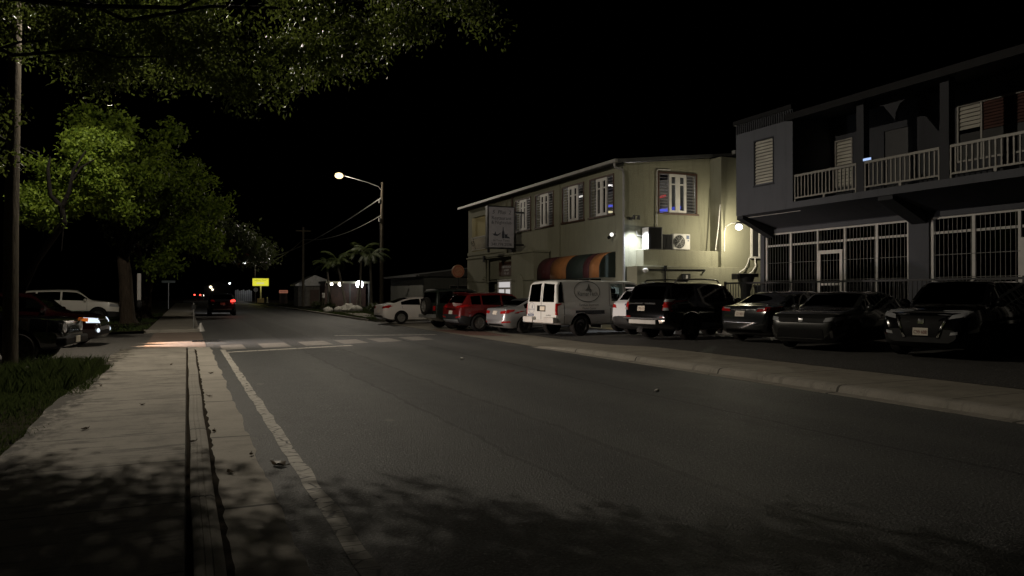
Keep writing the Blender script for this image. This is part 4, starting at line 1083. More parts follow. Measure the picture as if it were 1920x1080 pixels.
def car_shell(S):
    """closed lofted body with wheel wells cut out; returns a mesh whose material slots are
    0 paint, 1 side glass, 2 windscreen, 3 rear glass, 4 cladding, 5 wheel well"""
    top, bot, hw, belt = pchip(S['top']), pchip(S['bot']), pchip(S['hw']), pchip(S['belt'])
    L, W, H = S['L'], S['W'], S['H']
    xs = set()
    for key in ('top', 'bot', 'hw'): xs |= {p[0] for p in S[key]}
    for a, b in S['side']: xs |= {a, b}
    xs |= {*S['front'], *S['rear']}
    x = -L / 2
    while x < L / 2: xs.add(round(x, 3)); x += 0.09
    xs = sorted(xs); keep = [xs[0]]
    hard = {v for a, b in S['side'] for v in (a, b)} | {*S['front'], *S['rear'], -L / 2, L / 2} | {p[0] for p in S['top']}
    for x in xs[1:]:
        if x - keep[-1] < 0.03 and x not in hard: continue
        if x - keep[-1] < 0.004: continue
        keep.append(x)
    xs = keep
    rw = S.get('roofw', 0.76)
    rings = []
    for x in xs:
        w, zb, zt = hw(x) * W / 2, bot(x), top(x)
        zl = min(belt(x), zt - 0.03)
        g = min(1.0, max(0.0, (zt - belt(x)) / (H - belt(x))))
        g = g ** 0.8
        wt = w * (0.90 * (1 - g) + rw * g)
        dl = 0.018 + 0.05 * g
        zs = max(zt - dl, zl + 0.006)
        zm = zb + 0.45 * (zl - zb)
        wb = w * 0.95
        tk = S.get('tuck', 0.93)
        half = [(0, zb), (0.78 * w, zb), (tk * w, zb + 0.05), (w, zm), (0.985 * w, zb + 0.8 * (zl - zb)), (wb, zl)]
        for f in (0.08, 0.90): half.append((wb + (wt - wb) * f, zl + (zs - zl) * f))
        half += [(wt, zs), (wt * 0.86, zt - dl * 0.35), (0, zt)]
        rings.append([(x, y, z) for y, z in half] + [(x, -y, z) for y, z in reversed(half[1:-1])])
    n = len(rings[0])
    vs = [p for r in rings for p in r]
    fs, ms = [], []
    for i in range(len(rings) - 1):
        xm = (xs[i] + xs[i + 1]) / 2
        for j in range(n):
            j2 = (j + 1) % n
            fs.append((i * n + j, (i + 1) * n + j, (i + 1) * n + j2, i * n + j2))
            k = j if j < 10 else n - 1 - j
            mi = 0
            if k == 6 and any(a < xm < b for a, b in S['side']): mi = 1
            elif k in (8, 9) and S['front'][0] < xm < S['front'][1] and k >= S.get('fk', 9): mi = 2
            elif k in (8, 9) and S['rear'][0] < xm < S['rear'][1] and k >= S.get('fk', 9): mi = 3
            elif k in S.get('clad', ()): mi = 4
            ms.append(mi)
    fs.append(tuple(range(n))); ms.append(4 if S.get('clad') else 0)
    fs.append(tuple(range((len(rings) - 1) * n, len(rings) * n))); ms.append(4 if S.get('clad') else 0)
    me = bpy.data.meshes.new("shell"); me.from_pydata(vs, [], fs)
    for k in range(6): me.materials.append(None)
    me.polygons.foreach_set("material_index", ms)
    bm = bmesh.new(); bm.from_mesh(me); bmesh.ops.recalc_face_normals(bm, faces=bm.faces); bm.to_mesh(me); bm.free()
    # wheel wells
    cut = MB(); rr = S['wr'] + S.get('gap', 0.055)
    for wx in S['wx']:
        for s in (-1, 1):
            Mx = Matrix.Translation((wx, s * (W / 2 + 0.3), S['wr'] + 0.01)) @ Matrix.Rotation(R(90 * s), 4, 'X')
            cut.lathe([(0, 0), (rr, 0), (rr, 0.3 + 0.30), (0, 0.60)], Mx, 30)
    o = bpy.data.objects.new("shell", me); sc.collection.objects.link(o)
    cme = cut.mesh("cut", M['dark']); co = bpy.data.objects.new("cut", cme); sc.collection.objects.link(co)
    md = o.modifiers.new("b", 'BOOLEAN'); md.operation = 'DIFFERENCE'; md.object = co; md.solver = 'EXACT'
    bpy.context.view_layer.update()
    res = bpy.data.meshes.new_from_object(o.evaluated_get(bpy.context.evaluated_depsgraph_get()))
    bpy.data.objects.remove(o); bpy.data.objects.remove(co); bpy.data.meshes.remove(me); bpy.data.meshes.remove(cme)
    return res, rr

def build_wheel(S, root, wx, side, rim_mat, spokes=10, name="wheel", loc=None, rz=0.0):
    """tyre with an alloy rim as its child; the axle lies along y, side -1 or +1 is the outside"""
    r, w = S['wr'], S['tw']
    ry = r * S.get('rimr', 0.66)
    Mx = Matrix.Rotation(R(90), 4, 'X')
    m = MB()
    m.lathe([(ry, -w * 0.38), (ry * 1.04, -w * 0.5), (r * 0.90, -w * 0.52), (r * 0.985, -w * 0.40), (r, -w * 0.2), (r, w * 0.2), (r * 0.985, w * 0.40), (r * 0.90, w * 0.52), (ry * 1.04, w * 0.5), (ry, w * 0.38), (ry, -w * 0.38)], Mx, 32)
    t = m.build(name, M['rubber'], root, smooth=40)
    t.location = loc or (wx, side * (S['W'] / 2 - w * 0.52), r)
    t.rotation_euler = (0, 0, rz)
    m = MB()
    d = side * w * 0.40
    Ms = Matrix.Rotation(R(-90 * side), 4, 'X')
    m.lathe([(ry * 0.999, w * 0.38), (ry * 0.93, w * 0.44), (ry * 0.90, w * 0.36), (ry * 0.90, w * 0.10), (0.0, w * 0.10)], Ms, 32)
    if spokes:
        for k in range(spokes):
            a = 2 * math.pi * k / spokes
            rot = Matrix.Rotation(a, 4, 'Z')
            ps = [(0.10 * r, -0.055 * r * 8 / spokes, w * 0.34), (ry * 0.93, -0.050 * r * 8 / spokes - 0.02 * r, w * 0.42), (ry * 0.93, 0.050 * r * 8 / spokes + 0.02 * r, w * 0.42), (0.10 * r, 0.055 * r * 8 / spokes, w * 0.34)]
            a_, b_, c_, e_ = [Ms @ (rot @ Vector(p)) for p in ps]
            a2, b2, c2, e2 = [Ms @ (rot @ Vector((p[0], p[1], p[2] - 0.03))) for p in ps]
            m.add([a_, b_, c_, e_, a2, b2, c2, e2], [(0, 1, 2, 3), (0, 4, 5, 1), (3, 2, 6, 7)])
        m.lathe([(0.17 * r, w * 0.30), (0.15 * r, w * 0.40), (0, w * 0.41)], Ms, 14)
    else:
        m.lathe([(ry * 0.88, w * 0.30), (ry * 0.55, w * 0.34), (ry * 0.45, w * 0.18), (ry * 0.2, w * 0.18), (ry * 0.18, w * 0.36), (0, w * 0.38)], Ms, 24)
    m.build("rim", rim_mat, t, smooth=35)
    return t

class Car:
    def __init__(c, name, label, cat, S, paint_mat, loc, rz, group=None, rim='rim', spokes=10, clad_mat=None, front_tint='glass_tint', rear_tint='glass_black', split=0.0, wheels=True, well=True):
        c.S = S
        c.root = thing(name, label, cat, loc, rz, group)
        me, rr = car_shell(S)
        c.rr = rr
        c.bvh = BVHTree.FromPolygons([v.co.copy() for v in me.vertices], [tuple(p.vertices) for p in me.polygons])
        groups = {}
        for p in me.polygons:
            cen = p.center
            mi = p.material_index
            well_face = any((cen.x - wx) ** 2 + (cen.z - S['wr'] - 0.01) ** 2 < (rr * 1.02) ** 2 and abs(cen.y) < S['W'] / 2 * 1.01 and cen.z > S['wr'] * 0.2 for wx in S['wx'])
            if well_face and abs(p.normal.y) < 0.97 or (well_face and abs(cen.y) < S['W'] / 2 - 0.18): mi = 5
            groups.setdefault(mi, []).append(tuple(p.vertices))
        V = [tuple(v.co) for v in me.vertices]
        def sub(faces, name, mat, smooth=38):
            if not faces: return None
            m = MB()
            used = sorted({i for f in faces for i in f}); mp = {k: j for j, k in enumerate(used)}
            m.add([V[k] for k in used], [tuple(mp[k] for k in f) for f in faces])
            me2 = bpy.data.meshes.new(name); me2.from_pydata(m.v, [], m.f); me2.materials.append(mat)
            me2.shade_smooth(); me2.set_sharp_from_angle(angle=R(smooth))
            o = bpy.data.objects.new(name, me2); link(o, c.root); return o
        # comps of the glass faces: every pane its own part
        def comps(faces):
            par = list(range(len(faces))); own = {}
            def find(a):
                while par[a] != a: par[a] = par[par[a]]; a = par[a]
                return a
            for i, f in enumerate(faces):
                for v in f:
                    if v in own: par[find(i)] = find(own[v])
                    else: own[v] = i
            out = {}
            for i, f in enumerate(faces): out.setdefault(find(i), []).append(f)
            return list(out.values())
        c.body = sub(groups.get(0, []), "body", paint_mat)
        if groups.get(4): sub(groups[4], "cladding", clad_mat or M['clad'])
        for f in comps(groups.get(5, [])):
            if len(f) > 3: sub(f, "wheel_well", M['dark'])
        for f in comps(groups.get(1, [])):
            cx = sum(V[k][0] for q in f for k in q) / sum(len(q) for q in f)
            sub(f, "side_window", M[front_tint] if cx > split else M[rear_tint])
        for f in comps(groups.get(2, [])): sub(f, "windshield", M[front_tint])
        for f in comps(groups.get(3, [])): sub(f, "rear_window", M[rear_tint])
        bpy.data.meshes.remove(me)
        if wheels:
            for wx in S['wx']:
                for s in (-1, 1): build_wheel(S, c.root, wx, s, M[rim], spokes)
    AX = {'rear': (Vector((1, 0, 0)), lambda a, b: Vector((-9, a, b))), 'front': (Vector((-1, 0, 0)), lambda a, b: Vector((9, a, b))),
          'right': (Vector((0, 1, 0)), lambda a, b: Vector((a, -5, b))), 'left': (Vector((0, -1, 0)), lambda a, b: Vector((a, 5, b))), 'top': (Vector((0, 0, -1)), lambda a, b: Vector((a, b, 9)))}
    def hit(c, axis, a, b, off=0.0):
        d, o = c.AX[axis]
        loc, nrm, idx, dist = c.bvh.ray_cast(o(a, b), d)
        if loc is None:
            p = o(a, b); p = Vector((max(min(p.x, c.S['L'] / 2), -c.S['L'] / 2), max(min(p.y, c.S['W'] / 2), -c.S['W'] / 2), p.z))
            loc, nrm, idx, dist = c.bvh.find_nearest(p)
        if nrm.dot(d) > 0: nrm = -nrm
        return loc + nrm * off
    def patch(c, name, axis, outline, mat, off=0.012, parent=None, seg=4):
        """a fitted piece (lamp, trim, pane) that follows the body; outline in the plane seen along the axis"""
        m = MB(); ol = []
        for i, p in enumerate(outline):
            q = outline[(i + 1) % len(outline)]
            for k in range(seg): ol.append((p[0] + (q[0] - p[0]) * k / seg, p[1] + (q[1] - p[1]) * k / seg))
        ca, cb_ = sum(p[0] for p in ol) / len(ol), sum(p[1] for p in ol) / len(ol)
        n = len(ol); vs = [c.hit(axis, ca, cb_, off)]
        for f, o in ((0.35, off), (0.7, off), (1.0, off), (1.03, -0.02)):
            vs += [c.hit(axis, ca + (p[0] - ca) * f, cb_ + (p[1] - cb_) * f, o) for p in ol]
        fs = [(0, 1 + k, 1 + (k + 1) % n) for k in range(n)]
        for r in range(3):
            for k in range(n):
                a, b = 1 + r * n + k, 1 + r * n + (k + 1) % n
                fs.append((a, a + n, b + n, b))
        m.add(vs, fs)
        return m.build(name, mat, parent or c.root, smooth=50)
    def both(c, name, axis, outline, mat, off=0.012):
        """the same piece on both sides of the car (rear and front views) """
        if axis in ('rear', 'front', 'top'):
            if axis == 'top': c.patch(name, axis, [(a, b) for a, b in outline], mat, off); c.patch(name, axis, [(a, -b) for a, b in outline], mat, off)
            else: c.patch(name, axis, outline, mat, off); c.patch(name, axis, [(-a, b) for a, b in outline], mat, off)
        else:
            c.patch(name, 'right', outline, mat, off); c.patch(name, 'left', outline, mat, off)
    def text(c, body, size, axis, a0, b0, mat, parent=None, off=0.012, name="lettering", xs=1.0):
        sgn = {'right': 1, 'rear': -1, 'front': 1, 'left': -1}[axis]
        return text_obj(body, size, lambda u, v: c.hit(axis, a0 + sgn * u, b0 + v, off), mat, name, parent or c.root, xs=xs)
    def seams(c, lines, w=0.012):
        m = MB()
        for axis, pts in lines:
            for (a0, b0), (a1, b1) in zip(pts[:-1], pts[1:]):
                dx, dz = a1 - a0, b1 - b0; l = math.hypot(dx, dz); nx, nz = -dz / l * w / 2, dx / l * w / 2
                k = max(2, int(l / 0.12))
                for i in range(k):
                    t0, t1 = i / k, (i + 1) / k
                    q = [(a0 + dx * t0 + nx, b0 + dz * t0 + nz), (a0 + dx * t1 + nx, b0 + dz * t1 + nz), (a0 + dx * t1 - nx, b0 + dz * t1 - nz), (a0 + dx * t0 - nx, b0 + dz * t0 - nz)]
                    m.quad(*[c.hit(axis, a, b, 0.003) for a, b in q])
        return m.build("door_seam", M['dark'], c.root)
    def doors(c, xs, z0, z1, handle_z):
        ln = []
        for ax in ('right', 'left'):
            for x in xs: ln.append((ax, [(x, z0), (x, z1)]))
            ln.append((ax, [(min(xs), z0), (max(xs), z0)]))
        c.seams(ln)
        for ax in ('right', 'left'):
            for x in xs[:-1]: c.patch("door_handle", ax, [(x + 0.06, handle_z), (x + 0.26, handle_z), (x + 0.26, handle_z + 0.03), (x + 0.06, handle_z + 0.03)], c.body.data.materials[0], 0.03)
    def mirrors(c, x, z, mat=None):
        for s, ax in ((-1, 'right'), (1, 'left')):
            p = c.hit(ax, x, z)
            m = MB(); m.sphere((x - 0.02, p.y + s * 0.13, z + 0.05), (0.075, 0.12, 0.085), 12, 8); m.box(x - 0.03, p.y - s * 0.02, z - 0.02, x + 0.03, p.y + s * 0.1, z + 0.02)
            m.build("side_mirror", mat or c.body.data.materials[0], c.root, smooth=60)
    def plate(c, axis, z, txt=None, y=0.0, mat='plate', off=0.02):
        p = c.patch("number_plate", axis, [(y - 0.15, z - 0.075), (y + 0.15, z - 0.075), (y + 0.15, z + 0.075), (y - 0.15, z + 0.075)], M[mat], off)
        if txt: c.text(txt, 0.105, axis, y, z - 0.01, M['plate_ink'], p, off + 0.004, xs=0.72)
        return p
    def seats(c, rows, z=0.95, mat='dark'):
        for x in rows:
            for s in (-1, 1):
                m = MB(); y = s * c.S['W'] * 0.2
                m.obox((x, y, z), (0.14, 0.46, 0.66), RY(R(-12))); m.obox((x - 0.07, y, z + 0.44), (0.10, 0.26, 0.19), RY(R(-8)))
                m.build("seat", M[mat], c.root, bevel=0.03, smooth=40)

def SEDAN(L=4.55, W=1.78, H=1.45, wr=0.32, fast=False):
    k = L / 4.6
    s = dict(L=L, W=W, H=H, wr=wr, tw=0.21, wx=(-1.33 * k, 1.38 * k), roofw=0.76,
        top=[(-2.30 * k, .60), (-2.27 * k, .80), (-2.19 * k, 1.0), (-1.85 * k, 1.055), (-1.70 * k, 1.075), (-0.80 * k, H - .055), (-.20 * k, H), (.35 * k, H - .025), (1.22 * k, .985), (1.80 * k, .90), (2.13 * k, .78), (2.25 * k, .68), (2.30 * k, .52)],
        bot=[(-2.30 * k, .40), (-2.1 * k, .25), (-1.8 * k, .19), (1.8 * k, .18), (2.15 * k, .19), (2.30 * k, .28)],
        hw=[(-2.30 * k, .74), (-2.22 * k, .86), (-1.95 * k, .96), (-1 * k, 1), (1 * k, 1), (1.8 * k, .965), (2.12 * k, .86), (2.30 * k, .66)],
        belt=[(-2.3 * k, 1.0), (-1.5 * k, .99), (1.15 * k, .90), (2.3 * k, .85)],
        side=[(-1.32 * k, -.26 * k), (-.18 * k, .92 * k)], front=(.42 * k, 1.20 * k), rear=(-1.66 * k, -.82 * k))
    if fast:
        s['top'][3:6] = [(-1.95 * k, 1.04), (-1.85 * k, 1.055), (-0.75 * k, H - .05)]
    return s

def SUV(L=4.5, W=1.84, H=1.68, wr=0.36):
    k = L / 4.5; b = H - 0.58
    return dict(L=L, W=W, H=H, wr=wr, tw=0.23, wx=(-1.33 * k, 1.35 * k), roofw=0.76, gap=0.06,
        top=[(-2.25 * k, .72), (-2.23 * k, .95), (-2.16 * k, b + .02), (-2.05 * k, b + .10), (-1.72 * k, H - .09), (-1.40 * k, H - .03), (-.1 * k, H), (.40 * k, H - .04), (1.12 * k, b + .02), (1.70 * k, b - .06), (2.08 * k, b - .16), (2.20 * k, b - .28), (2.25 * k, .62)],
        bot=[(-2.25 * k, .46), (-2.1 * k, .33), (-1.8 * k, .24), (1.8 * k, .22), (2.1 * k, .25), (2.25 * k, .34)],
        hw=[(-2.25 * k, .80), (-2.18 * k, .90), (-1.9 * k, .97), (-1 * k, 1), (1 * k, 1), (1.75 * k, .97), (2.08 * k, .86), (2.25 * k, .66)],
        belt=[(-2.25 * k, b + .06), (-1.5 * k, b + .03), (1.1 * k, b - .05), (2.25 * k, b - .12)],
        side=[(-1.68 * k, -1.22 * k), (-1.14 * k, -.22 * k), (-.14 * k, .88 * k)], front=(.45 * k, 1.10 * k), rear=(-2.02 * k, -1.76 * k), clad=(0, 1, 2))

def BOXY(L=4.75, W=1.88, H=1.82, wr=0.40):
    k = L / 4.7
    return dict(L=L, W=W, H=H, wr=wr, tw=0.27, wx=(-1.32 * k, 1.47 * k), roofw=0.80, gap=0.07,
        top=[(-2.35 * k, .78), (-2.335 * k, 1.0), (-2.30 * k, 1.16), (-2.05 * k, 1.68), (-1.85 * k, 1.78), (-.3 * k, H), (.28 * k, H - .04), (.95 * k, 1.22), (1.80 * k, 1.10), (2.15 * k, 1.0), (2.30 * k, .85), (2.35 * k, .70)],
        bot=[(-2.35 * k, .52), (-2.1 * k, .40), (-1.8 * k, .30), (1.8 * k, .30), (2.1 * k, .34), (2.35 * k, .44)],
        hw=[(-2.35 * k, .86), (-2.28 * k, .94), (-2.0 * k, .98), (-1 * k, 1), (1 * k, 1), (1.85 * k, .97), (2.15 * k, .90), (2.35 * k, .74)],
        belt=[(-2.35 * k, 1.15), (0, 1.12), (2.35 * k, 1.05)],
        side=[(-1.82 * k, -1.12 * k), (-1.02 * k, -.14 * k), (-.06 * k, .78 * k)], front=(.34 * k, .94 * k), rear=(-2.27 * k, -2.08 * k))

NOSE = "cars parked nose in along the forecourt"
# --- white sedan by the grass, seen from the side
def place(xw, yw, S, deg):
    """origin of a nose-in car whose near rear wheel stands at (xw, yw)"""
    a = R(deg); lx, ly = -S['wx'][0], S['W'] / 2 - 0.1
    return (xw + lx * math.cos(a) - ly * math.sin(a), yw + lx * math.sin(a) + ly * math.cos(a))
S = SEDAN(4.6, 1.80, 1.43, 0.325, True)
x, y = place(10.3, 37.9, S, 6)
c = Car("sedan", "white sedan parked nose in beside the grass verge", "car", S, paint("white paint", (0.62, 0.58, 0.55)), (x, y, lot_z(x, y) + .004), R(6), rim='rim', spokes=10)
c.doors([-1.28, -.22, .98], .30, .95, .80); c.mirrors(.85, .95)
c.patch("tail_lamp", 'right', [(-2.24, .86), (-1.86, .93), (-1.9, .99), (-2.18, .97)], M['tail']); c.patch("tail_lamp", 'rear', [(.52, .80), (.84, .84), (.84, .95), (.52, .90)], M['tail']); c.patch("tail_lamp", 'rear', [(-.52, .80), (-.84, .84), (-.84, .95), (-.52, .90)], M['tail'])
c.patch("rear_bumper_insert", 'rear', [(-.6, .36), (.6, .36), (.55, .46), (-.55, .46)], M['clad']); c.plate('rear', .66)
# --- dark off-roader with a spare wheel
S = BOXY(4.15, 1.80, 1.84, 0.40)
S.update(top=[(-2.075, .90), (-2.07, 1.05), (-2.05, 1.16), (-1.98, 1.70), (-1.90, 1.80), (-.8, 1.84), (-.1, 1.80), (.28, 1.20), (.40, 1.16), (1.7, 1.10), (1.95, 1.04), (2.06, .80), (2.075, .70)],
         hw=[(-2.075, .96), (-2.0, .985), (-1, 1), (.4, .98), (1.2, .86), (1.9, .76), (2.075, .66)], belt=[(-2.075, 1.12), (2.075, 1.10)],
         side=[(-1.90, -1.25), (-1.15, -.62), (-.55, .12)], front=(-.06, .27), rear=(-2.045, -1.99), wx=(-1.22, 1.18), roofw=0.88)
x, y = place(11.1, 31.9, S, 6)
jeep = Car("off_road_car", "boxy dark off-roader carrying a spare wheel on its tailgate", "car", S, paint("dark green paint", (0.012, 0.016, 0.013)), (x, y, lot_z(x, y) + .004), R(6), rim='rim_dark', spokes=7)
c = jeep
build_wheel(S, c.root, 0, -1, M['rim'], 5, "spare_wheel", (-2.20, 0.02, 1.02), R(-90))
m = MB(); m.box(-2.24, -.82, .50, -2.06, .82, .66); m.build("rear_bumper", M['steel'], c.root, bevel=.02)
for s in (-1, 1):
    m = MB(); m.box(-2.12, s * .66 - .09, .82, -2.04, s * .66 + .09, 1.04); m.build("tail_lamp", M['tail'], c.root, bevel=.015)
m = MB(); m.box(-2.10, -.5, .68, -2.06, .5, .78); m.build("tow_bar", M['dark'], c.root)
for s in (-1, 1):
    m = MB(); arc = [(-1.22 + .55 * math.cos(a), .42 + .52 * math.sin(a)) for a in lin(0.1, math.pi - 0.1, 12)]
    inner = [(-1.22 + .48 * math.cos(a), .42 + .46 * math.sin(a)) for a in lin(math.pi - 0.1, 0.1, 12)]
    m.prism(arc + inner, lambda a, b, d: (a, s * (.88 + d), b), 0, .12); m.build("fender_flare", M['dark'], c.root, smooth=40)
c.doors([-1.2, -.58, .2], .50, 1.1, .95)
# --- red crossover
S = SUV(4.45, 1.84, 1.65, 0.365)
x, y = place(11.3, 29.2, S, 8)
c = Car("crossover", "red crossover with grey lower cladding between the off-roader and the silver sedan", "car", S, paint("red paint", (0.13, 0.007, 0.007), 0.2), (x, y, lot_z(x, y) + .004), R(8), rim='rim', spokes=10)
c.doors([-1.2, -.2, .95], .34, 1.1, .96); c.mirrors(.85, 1.08)
c.both("tail_lamp", 'rear', [(.42, .98), (.86, 1.04), (.86, 1.12), (.46, 1.08)], M['tail']); c.both("tail_lamp", 'right', [(-2.22, 1.0), (-1.80, 1.06), (-1.84, 1.14), (-2.16, 1.12)], M['tail'])
c.plate('rear', .80); c.both("reflector", 'rear', [(.48, .56), (.80, .60), (.80, .66), (.48, .62)], M['tail'])
c.patch("rear_valance", 'rear', [(-.6, .38), (.6, .38), (.66, .50), (-.66, .50)], M['steel'])
c.patch("tailgate_trim", 'rear', [(-.42, .92), (.42, .92), (.42, .96), (-.42, .96)], M['chrome'])
m = MB(); m.obox((-1.66, 0, 1.60), (.32, 1.18, .03), RY(R(10))); m.build("roof_spoiler", c.body.data.materials[0], c.root, bevel=.01)
m = MB(); m.prism([(0, 0), (.16, 0), (.03, .07)], lambda a, b, d: (-1.35 + a, d, 1.625 + b), -.02, .02); m.build("antenna_fin", M['dark'], c.root)
# --- silver sedan
S = SEDAN(4.4, 1.74, 1.46, 0.325)
x, y = place(12.4, 27.0, S, 9)
c = Car("silver_sedan", "silver sedan with glossy red tail lamps beside the white van", "car", S, paint("silver paint", (0.42, 0.42, 0.43), 0.6, 0.32), (x, y, lot_z(x, y) + .004), R(9), rim='rim_dark', spokes=9)
c.doors([-1.24, -.2, .95], .30, .95, .82); c.mirrors(.82, .94)
c.both("tail_lamp", 'rear', [(.44, .78), (.84, .80), (.84, .93), (.40, .88)], M['tail']); c.both("tail_lamp", 'right', [(-2.16, .80), (-1.78, .88), (-1.72, .96), (-2.06, .95)], M['tail'])
c.plate('rear', .82); c.both("reflector", 'rear', [(.56, .42), (.80, .44), (.80, .50), (.56, .48)], M['tail'])
c.patch("rear_valance", 'rear', [(-.55, .30), (.55, .30), (.5, .37), (-.5, .37)], M['dark'])
# --- white cargo van with lettering
S = dict(L=5.7, W=2.0, H=2.10, wr=0.39, tw=0.25, wx=(-1.72, 1.72), roofw=0.84, gap=0.08, tuck=0.97, fk=8,
    top=[(-2.85, .92), (-2.845, 1.10), (-2.835, 1.26), (-2.74, 1.96), (-2.62, 2.06), (-2.2, 2.10), (.6, 2.10), (1.0, 2.06), (1.85, 1.30), (2.3, 1.20), (2.70, 1.05), (2.82, .86), (2.85, .70)],
    bot=[(-2.85, .56), (-2.6, .44), (-2.0, .40), (2.0, .40), (2.5, .42), (2.85, .50)],
    hw=[(-2.85, .95), (-2.75, .985), (-2.4, 1), (1.6, 1), (2.3, .96), (2.7, .88), (2.85, .78)],
    belt=[(-2.85, 1.24), (2.85, 1.22)], side=[(-.22, .38), (.52, 1.10), (1.22, 1.72)], front=(1.06, 1.82), rear=(-2.85, -2.85))
x, y = place(13.35, 24.1, S, 9)
vp = paint("van white paint", (0.56, 0.56, 0.54), 0.0, 0.4, 0.8, 0.2)
c = Car("cargo_van", "white cargo van with an oval emblem and dark lettering strip on its side", "van", S, vp, (x, y, lot_z(x, y) + .004), R(9), rim='rim_dark', spokes=0, front_tint='glass_car', rear_tint='glass_car')
van = c
c.seams([('right', [(-.30, .50), (-.34, 1.25), (-.27, 2.0)]), ('right', [(.46, .50), (.46, 2.0)]), ('right', [(1.16, .50), (1.16, 2.0)]), ('rear', [(0, .62), (0, 2.0)]), ('right', [(-2.5, 1.22), (-2.5, 2.02)]), ('right', [(-2.5, .48), (-2.5, 1.20)])], 0.02)
c.both("rear_window", 'rear', [(.08, 1.27), (.80, 1.27), (.74, 1.92), (.08, 1.96)], M['glass_black'], 0.010)
c.patch("corner_window", 'right', [(-2.74, 1.26), (-2.53, 1.26), (-2.53, 2.0), (-2.66, 2.0)], M['glass_black'], 0.010)
m = MB(); m.box(-3.02, -.98, .50, -2.80, -.36, .72); m.box(-3.02, .36, .50, -2.80, .98, .72); m.box(-2.98, -.359, .50, -2.80, .359, .60); m.build("rear_bumper", M['trim_white'], c.root, bevel=.03)
c.patch("plate_recess", 'rear', [(-.28, .92), (.26, .92), (.26, 1.14), (-.28, 1.14)], M['dark'], .006); c.plate('rear', 1.03, None, -.10)
for s in (-1, 1):
    c.patch("tail_lamp", 'rear', [(s * .90, .80), (s * .97, .80), (s * .95, 1.22), (s * .90, 1.22)], M['tail'])
c.patch("door_handle", 'right', [(.58, .98), (.68, .98), (.68, 1.18), (.58, 1.18)], M['dark'], .02)
for zz in (.66, 1.08): c.patch("hinge", 'right', [(-.30, zz), (-.22, zz), (-.22, zz + .08), (-.30, zz + .08)], M['steel'], .02)
c.seats([.15, 1.05], 1.25); c.mirrors(1.5, 1.28, M['dark'])
def ring_patch(c, axis, a0, b0, ra, rb, w, mat):
    m = MB(); n = 40
    for k in range(n):
        t0, t1 = 2 * math.pi * k / n, 2 * math.pi * (k + 1) / n
        m.quad(*[c.hit(axis, a0 + (ra - dd) * math.cos(t), b0 + (rb - dd) * math.sin(t), .010) for t, dd in ((t0, 0), (t1, 0), (t1, w), (t0, w))])
    return m.build("emblem", mat, c.root)
EM = plain("grey green lettering", (0.085, 0.09, 0.085), 0.6)
em = ring_patch(c, 'right', -1.38, 1.66, .62, .40, .030, EM)
c.text("KamarTech", .24, 'right', -1.36, 1.57, EM, em, .011, xs=.86)
c.patch("sail_mark", 'right', [(-1.45, 1.70), (-1.17, 1.70), (-1.22, 1.78), (-1.27, 1.95), (-1.34, 1.80)], EM, .010, em, 2)
c.text("Furniture Showroom", .125, 'right', -1.34, 1.16, EM, None, .010, xs=.86)
c.text("Market Center", .125, 'right', -1.34, 1.03, EM, None, .010, xs=.86)
st = c.patch("phone_strip", 'right', [(-1.98, .82), (-.62, .82), (-.62, .96), (-1.98, .96)], M['ink'], .008)
c.text("778-4000 U.S. Address", .125, 'right', -1.30, .885, EM, st, .016, xs=.86)
em2 = ring_patch(c, 'rear', .62, 1.04, .22, .21, .016, plain("grey lettering", (.24, .25, .28), .6))
c.text("KamarTech", .085, 'rear', .62, .99, M['ink_blue'], em2, .014)
c.patch("sail_mark", 'rear', [(.60, 1.04), (.56, 1.04), (.58, 1.16)], M['ink_blue'], .012, em2, 2)
s2 = c.patch("phone_strip", 'rear', [(.48, .74), (.86, .74), (.86, .82), (.48, .82)], M['ink_blue'], .008)
c.text("778-4000", .075, 'rear', .67, .78, M['pale_ink'], s2, .014)
c.text("VAN 2500", .06, 'rear', .68, .67, M['ink_blue'], None, .012); c.text("EXPRESS", .055, 'rear', -.5, .78, M['clad'], None, .012, xs=1.5)
# --- white SUV squeezed between van and black SUV
S = SUV(4.9, 1.98, 1.74, 0.37)
x, y = place(15.25, 21.35, S, 9)
c = Car("white_suv", "white SUV with dark lower bumper wedged between the van and the black SUV", "car", S, paint("cool white paint", (0.60, 0.61, 0.64)), (x, y, lot_z(x, y) + .004), R(9), rim='rim_dark', spokes=8)
c.doors([-1.2, -.2, .95], .34, 1.1, .96); c.mirrors(.88, 1.14)
c.both("tail_lamp", 'rear', [(.62, 1.0), (.94, 1.02), (.94, 1.16), (.70, 1.12)], M['tail'])
c.patch("lower_bumper", 'rear', [(-.9, .40), (.9, .40), (.92, .72), (-.92, .72)], M['clad'], .015); c.plate('rear', .95, None, -.1)
c.patch("badge", 'rear', [(.02, 1.10), (.20, 1.10), (.20, 1.15), (.02, 1.15)], M['ink_blue'])
m = MB(); m.obox((-1.80, 0, 1.70), (.36, 1.3, .035), RY(R(8))); m.build("roof_spoiler", c.body.data.materials[0], c.root, bevel=.01)
